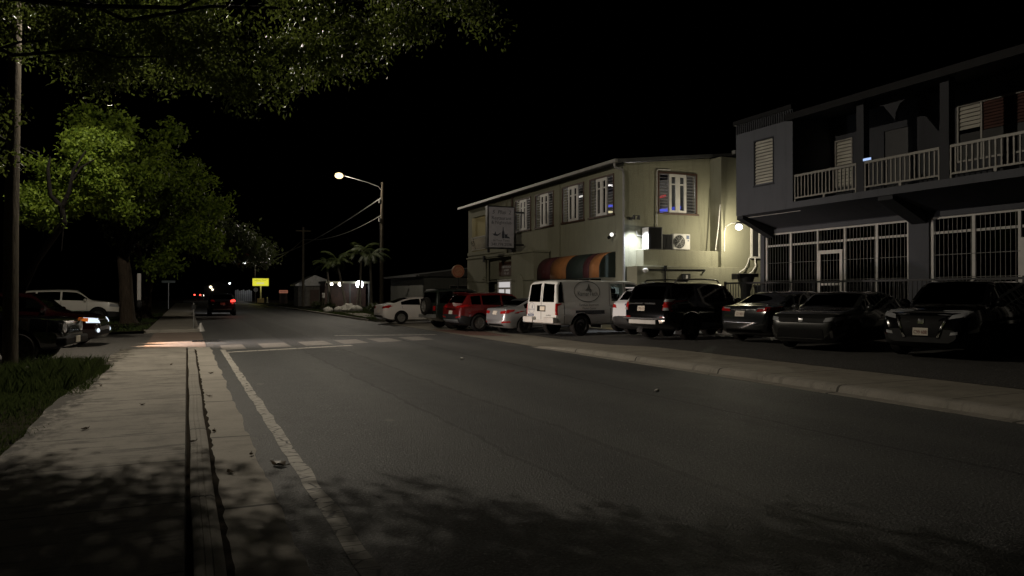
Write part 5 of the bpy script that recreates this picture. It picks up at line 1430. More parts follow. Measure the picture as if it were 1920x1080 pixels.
# --- black body-on-frame SUV
S = BOXY(4.75, 1.90, 1.78, 0.40)
x, y = place(13.95, 18.35, S, 11)
c = Car("black_suv", "tall black SUV with roof rails and chrome rear bumper", "car", S, paint("black paint", (0.003, 0.003, 0.0034), 0.0, 0.07, 0.6, 0.01), (x, y, lot_z(x, y) + .004), R(11), rim='rim_dark', spokes=6, front_tint='glass_car', rear_tint='glass_black', split=-.5)
c.doors([-1.06, -.10, .86], .42, 1.14, 1.0); c.mirrors(.76, 1.16); c.seats([.05], 1.05)
c.both("tail_lamp", 'rear', [(.72, .92), (.90, .94), (.88, 1.22), (.76, 1.22)], M['tail']); c.both("tail_lamp", 'right', [(-2.36, .94), (-2.18, .96), (-2.20, 1.22), (-2.32, 1.22)], M['tail'])
c.both("lamp_clear", 'rear', [(.74, 1.17), (.87, 1.17), (.86, 1.25), (.76, 1.25)], M['lens'], .018); c.both("lamp_clear", 'rear', [(.74, .92), (.89, .92), (.88, 1.0), (.76, 1.0)], M['lens'], .018)
c.plate('rear', .97, "CMJ 612", .16); c.both("reflector", 'rear', [(.62, .64), (.80, .65), (.80, .74), (.62, .73)], M['tail'])
m = MB(); m.box(-2.46, -.52, .50, -2.30, .62, .63); m.build("bumper_step", M['trim_white'], c.root, bevel=.02)
m = MB(); m.box(-2.44, -.90, .632, -2.30, .90, .70); m.build("rear_bumper", M['black'], c.root, bevel=.02)
c.patch("tailgate_trim", 'rear', [(-.4, 1.10), (.72, 1.10), (.72, 1.14), (-.4, 1.14)], M['black'], .02)
c.patch("badge", 'rear', [(.02, 1.09), (.12, 1.09), (.12, 1.13), (.02, 1.13)], M['chrome'], .026); c.patch("badge", 'rear', [(.44, 1.12), (.70, 1.12), (.70, 1.145), (.44, 1.145)], M['chrome'], .026)
for s in (-1, 1):
    m = MB(); yy = s * .64
    m.tube([(-1.75, yy, 1.76), (-1.65, yy, 1.84), (-.6, yy, 1.87), (.15, yy, 1.845), (.25, yy, 1.76)], .022, 8); m.build("roof_rail", M['steel'] if s < 0 else M['black'], c.root, smooth=60)
for s in (-1, 1):
    m = MB(); m.prism([(-1.80, .20), (-1.79, .20), (-1.75, .52), (-1.76, .52)], lambda a, b, d: (a, s * (.70 + d), b), 0, .24); m.build("mud_flap", M['clad'], c.root)
# --- dark grey sedan, tail towards the road
S = SEDAN(4.62, 1.78, 1.45, 0.33)
x, y = place(15.1, 15.5, S, 12)
c = Car("grey_sedan", "dark grey sedan with pale number plate right of the black SUV", "car", S, paint("dark grey paint", (0.013, 0.0145, 0.016), 0.0, 0.14), (x, y, lot_z(x, y) + .004), R(12), rim='rim_dark', spokes=10)
c.doors([-1.28, -.22, .98], .30, .95, .80); c.mirrors(.85, .95)
c.both("tail_lamp", 'rear', [(.42, .86), (.84, .88), (.82, 1.0), (.48, .94)], M['tail']); c.both("tail_lamp", 'right', [(-2.22, .88), (-1.84, .92), (-1.80, .99), (-2.12, .99)], M['tail'])
c.both("lamp_clear", 'rear', [(.42, .93), (.66, .945), (.66, .965), (.46, .955)], M['lens'], .018)
c.plate('rear', .80, "CE 983", .10); c.patch("badge", 'rear', [(.05, .97), (.15, .97), (.15, 1.01), (.05, 1.01)], M['chrome'], .016)
c.patch("tailgate_trim", 'rear', [(-.4, .90), (.36, .90), (.36, .925), (-.4, .925)], M['chrome'], .014)
c.patch("rear_valance", 'rear', [(-.6, .30), (.6, .30), (.55, .38), (-.55, .38)], M['dark'])
# --- dark sedan, nose towards the road
S = SEDAN(4.62, 1.80, 1.42, 0.33)
S['top'][-5:] = [(1.22, .985), (1.80, .93), (2.13, .86), (2.26, .74), (2.31, .52)]
S['L'] = 4.62; S['top'] = [(a * 4.62 / 4.62, b) for a, b in S['top']]
S['hw'] = [(-2.31, .74), (-2.22, .86), (-1.95, .96), (-1, 1), (1, 1), (1.8, .975), (2.12, .92), (2.25, .84), (2.31, .76)]
fm = (13.35, 13.35); a = R(15)
x, y = fm[0] + 2.31 * math.cos(a), fm[1] + 2.31 * math.sin(a)
c = Car("charcoal_sedan", "charcoal sedan facing the road with wide dark lower grille and no front plate", "car", S, paint("charcoal paint", (0.017, 0.0175, 0.017), 0.0, 0.16), (x, y, lot_z(x, y) + .004), a + math.pi, rim='rim_dark', spokes=10)
c.doors([-1.28, -.22, .98], .30, .95, .80); c.mirrors(.85, .95)
c.patch("upper_grille", 'front', [(-.55, .66), (.55, .66), (.62, .76), (-.62, .76)], M['dark']); c.patch("lower_grille", 'front', [(-.60, .30), (.60, .30), (.56, .50), (.48, .54), (-.48, .54), (-.56, .50)], M['dark'])
c.both("headlight", 'front', [(.56, .68), (.84, .72), (.84, .80), (.60, .77)], M['lens']); c.both("headlight", 'right', [(1.86, .74), (2.22, .70), (2.20, .78), (1.90, .83)], M['lens'])
c.patch("badge", 'front', [(-.05, .68), (.05, .68), (.05, .75), (-.05, .75)], M['chrome'], .02)
c.both("air_curtain", 'front', [(.72, .32), (.76, .32), (.76, .56), (.72, .56)], M['chrome'], .012)
# --- dark crossover at the edge of the picture, nose towards the road
S = SUV(4.65, 1.84, 1.67, 0.37)
S['hw'] = [(-2.325, .80), (-2.25, .90), (-1.95, .97), (-1, 1), (1, 1), (1.8, .975), (2.12, .92), (2.25, .85), (2.325, .74)]
fm = (13.95, 10.65); a = R(14)
x, y = fm[0] + 2.325 * math.cos(a), fm[1] + 2.325 * math.sin(a)
c = Car("black_crossover", "black crossover facing the road with a V shaped grille and a plate reading C99 608", "car", S, paint("deep black paint", (0.003, 0.003, 0.0034), 0.0, 0.07, 0.6, 0.01), (x, y, lot_z(x, y) + .004), a + math.pi, rim='rim_dark', spokes=8)
c.doors([-1.2, -.2, .95], .34, 1.1, .96); c.mirrors(.88, 1.10)
c.patch("grille", 'front', [(-.30, .46), (.30, .46), (.46, .88), (-.46, .88)], M['dark'])
for s in (-1, 1):
    c.patch("grille_trim", 'front', [(s * .30, .44), (s * .35, .44), (s * .53, .88), (s * .48, .88)], M['chrome'], .02)
    c.patch("fog_lamp", 'front', [(s * .56, .50), (s * .70, .52), (s * .70, .58), (s * .58, .56)], M['lens'])
    c.patch("headlight", 'front', [(s * .52, .82), (s * .84, .88), (s * .84, .98), (s * .56, .90)], M['lens'])
c.both("headlight", 'right', [(1.84, .90), (2.18, .86), (2.16, .96), (1.88, 1.0)], M['lens'])
p = c.plate('front', .56, "C99 608", 0.0)
c.patch("badge", 'front', [(-.06, .72), (.06, .72), (.06, .82), (-.06, .82)], M['chrome'], .024)

# --- left of the road
S = BOXY(4.4, 1.82, 1.72, 0.37)
S.update(top=[(-2.2, .78), (-2.18, 1.0), (-2.15, 1.12), (-1.98, 1.62), (-1.85, 1.68), (-.5, 1.72), (.0, 1.68), (.62, 1.16), (.75, 1.12), (1.9, 1.06), (2.08, 1.0), (2.17, .85), (2.2, .72)],
         hw=[(-2.2, .86), (-2.1, .95), (-1, 1), (1, 1), (1.9, .96), (2.1, .90), (2.2, .82)], side=[(-1.85, -1.15), (-1.05, -.3), (-.22, .48)], front=(.06, .60), rear=(-2.14, -2.0),
         belt=[(-2.2, 1.10), (2.2, 1.06)], bot=[(-2.2, .46), (-2.0, .36), (2.0, .34), (2.2, .42)], wx=(-1.28, 1.32))
a = R(-9); fm = (-2.52, 20.72)
x, y = fm[0] - 2.2 * math.cos(a), fm[1] - 2.2 * math.sin(a)
c = Car("black_off_roader", "black off-roader with round headlights and slotted chrome grille beside the grass", "car", S, paint("gloss black paint", (0.003, 0.003, 0.0035), 0.0, 0.06, 0.6, 0.01), (x, y, 0.0), a, rim='rim_dark', spokes=7)
c.doors([-1.1, -.26, .60], .42, 1.08, .95); c.mirrors(.52, 1.12)
for s in (-1, 1):
    p = c.hit('front', s * .60, .84); m = MB(); Mx = Matrix.Translation((p.x - .02, s * .60, .84)) @ Matrix.Rotation(R(90), 4, 'Y'); m.lathe([(.125, 0), (.13, .05), (.115, .06), (.10, .05), (0, .065)], Mx, 20); m.build("headlight", M['lens'], c.root, smooth=40)
    m = MB(); m.box(p.x - .02, s * .60 - .13, .98, p.x + .04, s * .60 + .13, 1.01); m.build("lamp_brow", M['chrome'], c.root)
for k in range(7):
    u = (k - 3) * .125; c.patch("grille_slot", 'front', [(u - .035, .70), (u + .035, .70), (u + .035, .96), (u - .035, .96)], M['chrome'], .016)
p = c.hit('front', 0, .5); m = MB(); m.box(p.x - .12, -.86, .42, p.x + .10, .86, .62); m.build("front_bumper", M['dark'], c.root, bevel=.04)
m = MB(); m.box(p.x + .102, -.16, .46, p.x + .115, .16, .61); m.build("number_plate", M['plate'], c.root)
S = SUV(4.6, 1.84, 1.66, 0.36)
a = R(-8); fm = (-2.35, 26.45)
x, y = fm[0] - 2.3 * math.cos(a), fm[1] - 2.3 * math.sin(a)
c = Car("maroon_crossover", "maroon crossover with headlights switched on at the driveway mouth", "car", S, paint("maroon paint", (0.006, 0.0009, 0.0012), 0.0, 0.10, 0.7, 0.01), (x, y, 0.0), a, rim='rim', spokes=8, clad_mat=paint("maroon lower paint", (0.006, 0.0009, 0.0012), 0.0, 0.10, 0.7, 0.01))
maroon = c
c.doors([-1.2, -.2, .95], .34, 1.08, .94); c.mirrors(.88, 1.08)
c.patch("grille", 'front', [(-.5, .62), (.5, .62), (.55, .78), (-.55, .78)], M['chrome']); c.patch("lower_grille", 'front', [(-.5, .36), (.5, .36), (.5, .5), (-.5, .5)], M['dark'])
for s in (-1, 1):
    c.patch("headlight", 'front', [(s * .50, .72), (s * .84, .74), (s * .84, .90), (s * .56, .84)], M['head_glow'], .016)
    p = c.hit('front', s * .66, .50); m = MB(); m.sphere((p.x + .02, s * .66, .50), (.04, .09, .065), 12, 8); m.build("fog_lamp", M['head_glow'], c.root, smooth=180)
    p = c.hit('front', s * .64, .78)
    point_light("headlight_light", (p.x + .10, s * .64, .74), P_HEAD, (0.90, 0.94, 1.0), .05, c.root, 56, (1.0, 0.01, -0.075), 1.0)
    point_light("fog_light", (p.x + .12, s * .66, .50), P_FOG, (1.0, 0.66, 0.42), .05, c.root, 50, (1.0, -0.04, -0.11), 1.0)
c.patch("headlight", 'right', [(2.02, .75), (2.25, .73), (2.20, .86), (2.04, .88)], M['head_glow'], .016); c.patch("turn_signal", 'right', [(1.72, .84), (2.02, .77), (2.03, .88), (1.80, .90)], M['amber'], .016)  # the orange piece is a reflector given its own glow
S = SUV(4.95, 1.93, 1.72, 0.38)
a = R(-3); fm = (-3.2, 44.9)
x, y = fm[0] - 2.475 * math.cos(a), fm[1] - 2.475 * math.sin(a)
c = Car("pale_suv", "long white SUV parked behind the tree trunk on the left verge", "car", S, paint("pearl paint", (0.55, 0.53, 0.48)), (x, y, 0.10), a, rim='rim_dark', spokes=8)
c.doors([-1.25, -.2, .98], .34, 1.1, .98); c.mirrors(.92, 1.12)
c.both("headlight", 'front', [(.50, .78), (.84, .80), (.84, .94), (.56, .88)], M['lens']); c.both("headlight", 'right', [(2.0, .84), (2.40, .78), (2.36, .92), (2.04, .98)], M['lens'])
c.patch("grille", 'front', [(-.5, .5), (.5, .5), (.5, .78), (-.5, .78)], M['dark'])
# --- car driving away
S = SUV(4.6, 1.86, 1.64, 0.36)
c = Car("moving_crossover", "dark crossover driving away along the road with a glowing red tail lamp", "car", S, paint("dark blue paint", (0.016, 0.018, 0.022), 0.3, 0.25), (2.35, 59.0, 0.002), R(90), rim='rim_dark', spokes=8)
c.doors([-1.2, -.2, .95], .34, 1.1, .96); c.mirrors(.88, 1.10)
c.patch("tail_lamp", 'rear', [(-.52, .98), (-.90, 1.0), (-.90, 1.16), (-.56, 1.12)], M['red_glow'], .016); c.patch("tail_lamp", 'rear', [(.52, .98), (.90, 1.0), (.90, 1.16), (.56, 1.12)], M['tail'], .016)
c.plate('rear', .86); c.patch("tailgate_trim", 'rear', [(-.5, 1.02), (.5, 1.02), (.5, 1.06), (-.5, 1.06)], M['chrome'])
c.patch("lower_bumper", 'rear', [(-.6, .40), (.6, .40), (.6, .50), (-.6, .50)], M['steel'])
point_light("tail_light_glow", (-2.62, -.72, 1.07), 3, (1, .05, .04), .08, c.root)
for s in (-1, 1): point_light("headlight_light", (2.45, s * .64, .74), 500, (0.95, 0.95, 1.0), .05, c.root, 60, (1, 0, -.05), .8)
# --- far off on the road
S = SUV(4.6, 1.86, 1.66, 0.36)
c = Car("distant_car", "faraway car on the road with two small red tail lamps", "car", S, paint("far dark paint", (0.03, 0.03, 0.03)), (2.6, 215.0, 0.0), R(90), rim='rim_dark', spokes=0)
RG = glow("far tail light glow", (1, .08, .05), 5.0)
c.both("tail_lamp", 'rear', [(.50, .92), (.92, .95), (.92, 1.25), (.55, 1.2)], RG, .03)
S = SUV(4.6, 1.86, 1.66, 0.36)
c = Car("oncoming_car", "faraway oncoming car with white headlights beyond the moving crossover", "car", S, paint("far grey paint", (0.08, 0.08, 0.08)), (5.6, 250.0, 0.0), R(-90), rim='rim_dark', spokes=0)
WG = glow("far headlight glow", (1, .93, .82), 7.0)
c.both("headlight", 'front', [(.42, .66), (.86, .68), (.86, .98), (.5, .94)], WG, .03)
# ================================================================== STREET LAMPS, POLES, WIRES
def lamp_head(t, p, d, lens_mat, power, name="street_lamp_light"):
    """cobra head at p pointing along horizontal unit vector d"""
    a = math.atan2(d[1], d[0]); Mx = Matrix.Translation(p) @ Matrix.Rotation(a, 4, 'Z')
    m = MB()
    prof = [(-.10, .05, .05), (0.0, .07, .06), (.15, .13, .09), (.45, .18, .11), (.66, .15, .08), (.75, .05, .03)]
    n = 12; vs = []
    for x, ry, rz in prof:
        for k in range(n):
            th = 2 * math.pi * k / n
            vs.append(Mx @ Vector((x, ry * math.cos(th), max(-.03, rz * math.sin(th)))))
    fs = [(i * n + k, i * n + (k + 1) % n, (i + 1) * n + (k + 1) % n, (i + 1) * n + k) for i in range(len(prof) - 1) for k in range(n)] + [tuple(range(n)), tuple(range((len(prof) - 1) * n, len(prof) * n))]
    m.add(vs, fs); m.build("lamp_head", M['steel'], t, smooth=50)
    m = MB(); m.sphere(tuple(Mx @ Vector((.40, 0, -.035))), (.34, .28, .24), 16, 10); m.build("lens", lens_mat, t, smooth=180)
    point_light(name, Mx @ Vector((.40, 0, -.34)), power, C_STREET, .06, t)

# lamp on the timber pole at the left, its head hidden by the overhanging tree
t = thing("utility_pole", "weathered wooden utility pole standing in the grass left of the pavement", "utility pole", (-3.6, 19.6, 0))
m = MB(); m.tube([(0, 0, -.1), (.01, 0, 3), (.05, 0, 6), (.12, 0, 11.2)], [.155, .145, .13, .105], 14); m.build("pole", M['wood_pole'], t, smooth=60)
m = MB(); m.tube([(.11, 0, 10.0), (.6, .15, 10.6), (1.9, .5, 10.85)], .035, 8); m.build("lamp_arm", M['steel'], t, smooth=60)
lamp_head(t, (1.9, .5, 10.85), (.96, .26), M['lamp_glow'], P_LEFT)
m = MB(); m.box(-.9, -.06, 10.7, .95, .06, 10.82); m.build("crossarm", M['wood_pole'], t)
# the visible street lamp
t = thing("street_lamp", "lit street lamp on a long arm from the tall pole beyond the white sedan", "street lamp", (14.4, 59.0, 0))
m = MB(); m.tube([(0, 0, -.1), (.02, 0, 5), (.1, 0, 10.6)], [.19, .165, .125], 14); m.build("pole", M['wood_pole'], t, smooth=60)
m = MB(); m.tube([(-.05, 0, 10.0), (-.25, 0, 10.25), (-1.2, 0, 10.55), (-3.0, 0, 10.95)], .04, 8); m.build("lamp_arm", M['steel'], t, smooth=60)
lamp_head(t, (-3.0, 0, 10.95), (-1, 0), M['lamp_glow'], P_RIGHT)
m = MB(); m.box(-.20, -.10, 8.9, -.08, .10, 9.2); m.box(-.22, -.2, 7.4, -.10, 0.1, 7.7); m.build("bracket", M['steel'], t)
m = MB(); m.tube([(-.17, -.05, .3), (-.14, -.05, 7.4)], .03, 6); m.build("conduit", M['dark'], t)
def pole(loc, h, label):
    t = thing("utility_pole", label, "utility pole", loc)
    m = MB(); m.tube([(0, 0, -.1), (0, 0, h)], [.16, .11], 12); m.build("pole", M['wood_pole'], t, smooth=60)
    m = MB(); m.box(-.8, -.06, h - .5, .8, .06, h - .38); m.build("crossarm", M['wood_pole'], t)
    return t
pole((11.9, 85.0, 0), 9.0, "dark bare utility pole by the grey shed beyond the street lamp")
t = pole((12.9, 160.0, 0), 9.0, "thin distant utility pole rising behind the yellow sign")
t2 = thing("distant_street_lamp", "tiny lit street lamp far along the road above the yellow sign", "street lamp", (12.9, 160.2, 0))
m = MB(); m.tube([(0, 0, 7.4), (-.8, 0, 7.8), (-1.8, 0, 7.9)], .05, 6); m.build("lamp_arm", M['steel'], t2)
m = MB(); m.sphere((-2.1, 0, 7.8), (.32, .3, .28), 12, 8); m.build("lens", glow("far street lamp glow", (.95, 1, .95), 4.0), t2, smooth=180)
point_light("far_lamp_light", (-2.1, 0, 7.4), 500, C_STREET, .2, t2)
def wire(name, label, a, b, sag, r=.018, n=20):
    t = thing(name, label, "cable", (0, 0, 0))
    m = MB(); a, b = Vector(a), Vector(b)
    m.tube([a.lerp(b, k / n) - Vector((0, 0, sag * 4 * (k / n) * (1 - k / n))) for k in range(n + 1)], r, 5); m.build("strand", M['wire_lit'], t, smooth=60)
M['wire_lit'] = plain("lamplit cable", (0.20, 0.20, 0.19), 0.45, var=0.2)  # paler copy of the cable sheath, lamplight put into its colour
wire("overhead_cable", "upper sagging overhead cable strung left from the street lamp pole", (14.35, 58.9, 9.3), (12.9, 160, 8.7), 1.3, .05)
wire("overhead_cable", "lower slack cable pair from the street lamp pole to the dark pole", (14.35, 58.9, 7.9), (11.9, 85, 7.6), .65, .03)
wire("overhead_cable", "short cable running far beyond the dark bare pole", (11.9, 85, 7.6), (12.9, 160, 8.2), 1.2, .04)
wire("service_cable", "thin cable slanting down behind the leaves at the left edge", (-10.4, 17.0, 9.4), (-4.6, 46.0, 7.7), .5, .022)

# ================================================================== TREES
def leaves_mesh(name, mat, centers, dirs, size, parent, width=0.5, per=12, spread=0.35, droop=0.5):
    """leaf sprays: round every centre a handful of small folded leaves"""
    n = len(centers) * per
    c = np.repeat(centers, per, axis=0)
    off = rng.normal(size=(n, 3)) * spread
    off[:, 2] *= 0.7
    c = c + off
    d = rng.normal(size=(n, 3)); d[:, 2] -= droop
    d /= np.linalg.norm(d, axis=1)[:, None]
    u = np.cross(d, rng.normal(size=(n, 3))); u /= np.linalg.norm(u, axis=1)[:, None]
    w = np.cross(d, u)
    s = size * rng.uniform(0.5, 1.5, n)[:, None]
    tip = c + d * s
    mid = c + d * s * 0.45
    l = mid + u * s * width * 0.5 + w * s * 0.08
    r = mid - u * s * width * 0.5 + w * s * 0.08
    vs = np.stack([c, l, tip, r], axis=1).reshape(-1, 3)
    me = bpy.data.meshes.new(name)
    me.vertices.add(len(vs)); me.vertices.foreach_set("co", vs.astype(np.float32).ravel())
    me.loops.add(n * 4); me.loops.foreach_set("vertex_index", np.arange(n * 4, dtype=np.int32))
    me.polygons.add(n); me.polygons.foreach_set("loop_start", np.arange(0, n * 4, 4, dtype=np.int32)); me.polygons.foreach_set("loop_total", np.full(n, 4, dtype=np.int32))
    me.update(calc_edges=True); me.validate()
    me.materials.append(mat)
    o = bpy.data.objects.new(name, me); link(o, parent)
    return o

def clump_points(clumps, tuft=0.0):
    """(centre, radii, number): points towards the skin of each clump, gathered into tufts"""
    out = []
    for c, r, n in clumps:
        if tuft:
            m = max(6, n // 9)
            d = rng.normal(size=(m, 3)); d /= np.linalg.norm(d, axis=1)[:, None]
            sub = np.array(c) + d * (rng.uniform(0.15, 1.0, m)[:, None] ** 0.55) * np.array(r)
            out.append(sub[rng.integers(0, m, n)] + rng.normal(size=(n, 3)) * tuft * np.array((1, 1, 0.7)))
            continue
        d = rng.normal(size=(n, 3)); d /= np.linalg.norm(d, axis=1)[:, None]
        k = rng.uniform(0.25, 1.0, n)[:, None] ** 0.6
        out.append(np.array(c) + d * k * np.array(r))
    return np.concatenate(out)

def limb(m, a, b, r0, r1, wob=0.25, n=7):
    a, b = Vector(a), Vector(b); L = (b - a).length
    pts = [a.lerp(b, k / n) + (Vector((random.uniform(-1, 1), random.uniform(-1, 1), random.uniform(-.6, 1))) * wob * L * 0.12 if 0 < k < n else Vector()) for k in range(n + 1)]
    m.tube(pts, [r0 + (r1 - r0) * (k / n) ** 0.8 for k in range(n + 1)], 9)
    return pts

# --- the tree overhanging the camera side of the street
t = thing("overhanging_tree", "large dark leafed tree whose boughs hang over the pavement and road from the left", "tree", (-5.2, 10.6, 0))
O = Vector((-5.2, 10.6, 0))
NEAR = [((-1.6, 16.6, 7.9), (2.5, 2.1, 2.1), 620), ((.9, 17.2, 8.1), (2.2, 1.9, 2.0), 560), ((3.2, 17.2, 8.5), (1.9, 1.7, 1.5), 430), ((5.2, 17.0, 8.9), (1.5, 1.5, 1.1), 260),
        ((-3.5, 15.2, 7.9), (2.2, 2.2, 2.4), 520), ((-4.0, 15.0, 5.8), (1.2, 1.6, 1.4), 240), ((-.3, 17.0, 6.6), (1.4, 1.3, .8), 230), ((2.1, 17.9, 6.9), (.95, .8, .75), 150), ((1.75, 17.9, 6.35), (.45, .5, .42), 60), ((2.9, 17.9, 7.0), (.6, .6, .5), 80),
        ((3.7, 17.6, 7.45), (.7, .7, .55), 90), ((4.6, 17.6, 7.9), (.7, .6, .4), 70), ((-2.2, 15.8, 6.3), (.9, .9, .8), 120), ((-3.3, 15.3, 4.5), (.7, .7, .55), 50), ((-4.1, 15.6, 3.5), (.5, .6, .6), 35), ((6.4, 16.9, 8.6), (.7, .6, .6), 70), ((.8, 17.6, 6.1), (.7, .6, .5), 70), ((-1.3, 16.6, 6.1), (1.0, .9, .5), 110)]
def pull(c, r, n):
    f = .76 if c[0] < -2.5 else (.78 if c[0] < -1.0 else (.72 if c[0] < .5 else .62))
    return ((c[0] * f, c[1] * f, 1.65 + (c[2] - 1.65) * f), tuple(k * f for k in r), int(n * (.80 if c[0] < .5 else .45)))
NEAR = [pull(*k) for k in NEAR] + [((-1.3, 12.6, 8.0), (2.1, 1.6, 1.1), 330), ((.4, 11.6, 7.6), (1.6, 1.4, .9), 160), ((-1.0, 13.4, 5.9), (1.1, .7, .65), 230), ((-2.4, 12.4, 6.8), (1.2, 1.0, 1.2), 260), ((-.6, 12.6, 6.0), (1.3, .6, .85), 300)]  # extra clumps, mostly above view, added to deepen the shade below
tm = MB(); lm = MB()
limb(tm, (0, 0, -.1), (.6, .2, 6.3), .42, .24, .1)
for c, r, n in NEAR:
    if n < 90: continue
    limb(lm, (.6, .2, 5.6 if n > 200 else 4.6), Vector(c) - O, .05, .012, .5)
tm.build("trunk", M['bark'], t, smooth=60); lm.build("limb", M['bark_unlit'], t, smooth=60)
pts = clump_points(NEAR, .15) - np.array(O)
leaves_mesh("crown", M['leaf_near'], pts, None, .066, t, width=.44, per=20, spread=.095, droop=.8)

# --- lit tree's left crown as a separate added tree, nearer the lamp for brightness
t = thing("leaning_tree", "bright yellow green tree with a dark forked limb leaning out beside the utility pole", "tree", (-5.3, 28.6, 0.0))
O = Vector((-5.3, 28.6, 0.0)); tm = MB(); lm = MB()
YG = [((-3.3, 26.0, 5.6), (.95, .9, .85), 300), ((-2.75, 26.3, 6.35), (.62, .6, .5), 150), ((-3.95, 26.0, 4.15), (.85, .8, .55), 230), ((-2.55, 26.6, 5.2), (.7, .7, .75), 190), ((-3.25, 26.3, 4.6), (.75, .7, .5), 150), ((-4.2, 26.2, 4.75), (.35, .4, .25), 45), ((-2.2, 26.8, 6.3), (.5, .5, .45), 70), ((-2.1, 27.0, 4.5), (.55, .5, .5), 80)]
tm.tube([(0, 0, -.1), (.2, -.3, 1.2), (1.0, -1.7, 2.6), (1.95, -3.1, 3.75)], [.17, .14, .11, .095], 10)
f0 = Vector((1.95, -3.1, 3.75))
lm.tube([f0, f0 + Vector((-.05, -.2, .45)), f0 + Vector((-.30, -.4, .75)), f0 + Vector((-.34, -.5, 1.5)), f0 + Vector((-.28, -.5, 1.85))], [.085, .08, .065, .045, .02], 8)
lm.tube([f0 + Vector((-.04, -.18, .40)), f0 + Vector((.18, -.4, .85)), f0 + Vector((.30, -.5, 1.5)), f0 + Vector((.62, -.5, 2.1))], [.075, .06, .045, .02], 8)
lm.tube([f0 + Vector((.26, -.45, 1.2)), f0 + Vector((.50, -.5, 1.6)), f0 + Vector((.85, -.5, 1.85))], [.04, .03, .015], 7)
lm.tube([f0, f0 + Vector((-.03, 0, -.45)), f0 + Vector((-.06, 0, -.85))], [.02, .014, .008], 6)
tm.build("trunk", M['bark_unlit'], t, smooth=60); lm.build("limb", M['bark_unlit'], t, smooth=60)
leaves_mesh("crown", M['leaf_far'], clump_points([(c, r, int(n * .72)) for c, r, n in YG], .14) - np.array(O), None, .125, t, width=.5, per=15, spread=.12, droop=.5)

# --- the lit tree across the driveway mouth (trunk with a white notice board)
t = thing("lit_tree", "broad green street tree with a thick dark trunk at the end of the grass verge", "tree", (-2.75, 42.3, 0.08))
O = Vector((-2.75, 42.3, .08))
tm = MB(); lm = MB()
tm.tube([(0.05, 0, -.1), (0, 0, .25), (-.05, 0, 1.2), (-.1, -.1, 2.4), (-.2, -.3, 3.4)], [.55, .37, .33, .31, .29], 16)
FAR = [((-2.3, 35.5, 7.0), (1.3, 1.3, 1.2), 220), ((-3.3, 34.8, 8.3), (1.4, 1.3, 1.3), 230), ((-2.9, 37.4, 6.0), (1.5, 1.4, 1.2), 200),
       ((-1.6, 40.0, 8.7), (1.6, 1.6, 1.3), 200), ((-1.1, 40.5, 6.9), (1.6, 1.6, 1.1), 210), ((.4, 42.6, 7.8), (1.4, 1.6, 1.1), 170), ((1.0, 43.4, 6.3), (1.1, 1.4, .9), 140), ((-.1, 43.2, 4.9), (1.4, 1.5, .8), 150), ((-1.2, 42.2, 3.5), (1.1, 1.1, .7), 110), ((1.5, 44.0, 4.4), (1.3, 1.3, .8), 120)]
for c, r, n in FAR:
    if n >= 160: limb(lm, (-.15, -.2, 3.2), Vector(c) - O, .13, .03, .5)
for k in range(7):                                  # thin dead hanging twigs under the crown
    a = Vector((random.uniform(-.4, 1.8), random.uniform(42, 43.5), random.uniform(4.2, 5.0))) - O
    lm.tube([a, a + Vector((.15, 0, -.5)), a + Vector((.35, .1, -1.1))], [.02, .014, .008], 5)
tm.build("trunk", M['bark'], t, smooth=60); lm.build("limb", M['bark_unlit'], t, smooth=60)
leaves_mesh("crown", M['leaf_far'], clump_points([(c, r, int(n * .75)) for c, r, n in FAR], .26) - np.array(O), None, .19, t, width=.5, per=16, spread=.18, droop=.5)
t = thing("tree_notice", "narrow white notice board fixed upright beside the thick tree trunk", "notice", (-2.20, 41.72, 0.08))
m = MB(); m.box(-.09, -.02, 1.2, .09, .02, 2.55); m.build("board", M['trim_white'], t, bevel=.02)
m = MB(); m.sphere((0, -.03, 1.0), (.13, .1, .22)); m.build("fitting", M['clad'], t, smooth=180)
# --- second tree behind, in shade
t = thing("shaded_tree", "dim tree with a forked pale trunk standing behind the lit tree", "tree", (-2.55, 51.0, 0.08))
O = Vector((-2.55, 51.0, .08)); tm = MB(); lm = MB()
tm.tube([(0, 0, -.1), (.02, 0, .3), (.15, 0, 1.6), (.35, 0, 2.6)], [.85, .55, .42, .38], 14)
limb(lm, (.3, 0, 2.4), (1.4, .2, 5.0), .25, .10, .3); limb(lm, (.25, 0, 2.3), (-.6, .3, 5.4), .25, .10, .3)
tm.build("trunk", M['bark'], t, smooth=60); lm.build("limb", M['bark'], t, smooth=60)
SH = [((-.6, 51.5, 6.4), (2.6, 2.2, 1.6), 330), ((1.9, 52.5, 5.4), (2.3, 2.0, 1.5), 280), ((4.1, 54.0, 4.4), (1.8, 1.8, .9), 170), ((-3, 52, 6), (2, 2, 1.6), 200), ((3.2, 53.2, 4.9), (1.8, 1.6, .9), 150)]
leaves_mesh("crown", M['leaf_dark'], clump_points(SH) - np.array(O), None, .22, t, width=.5, per=12, spread=.32, droop=.4)

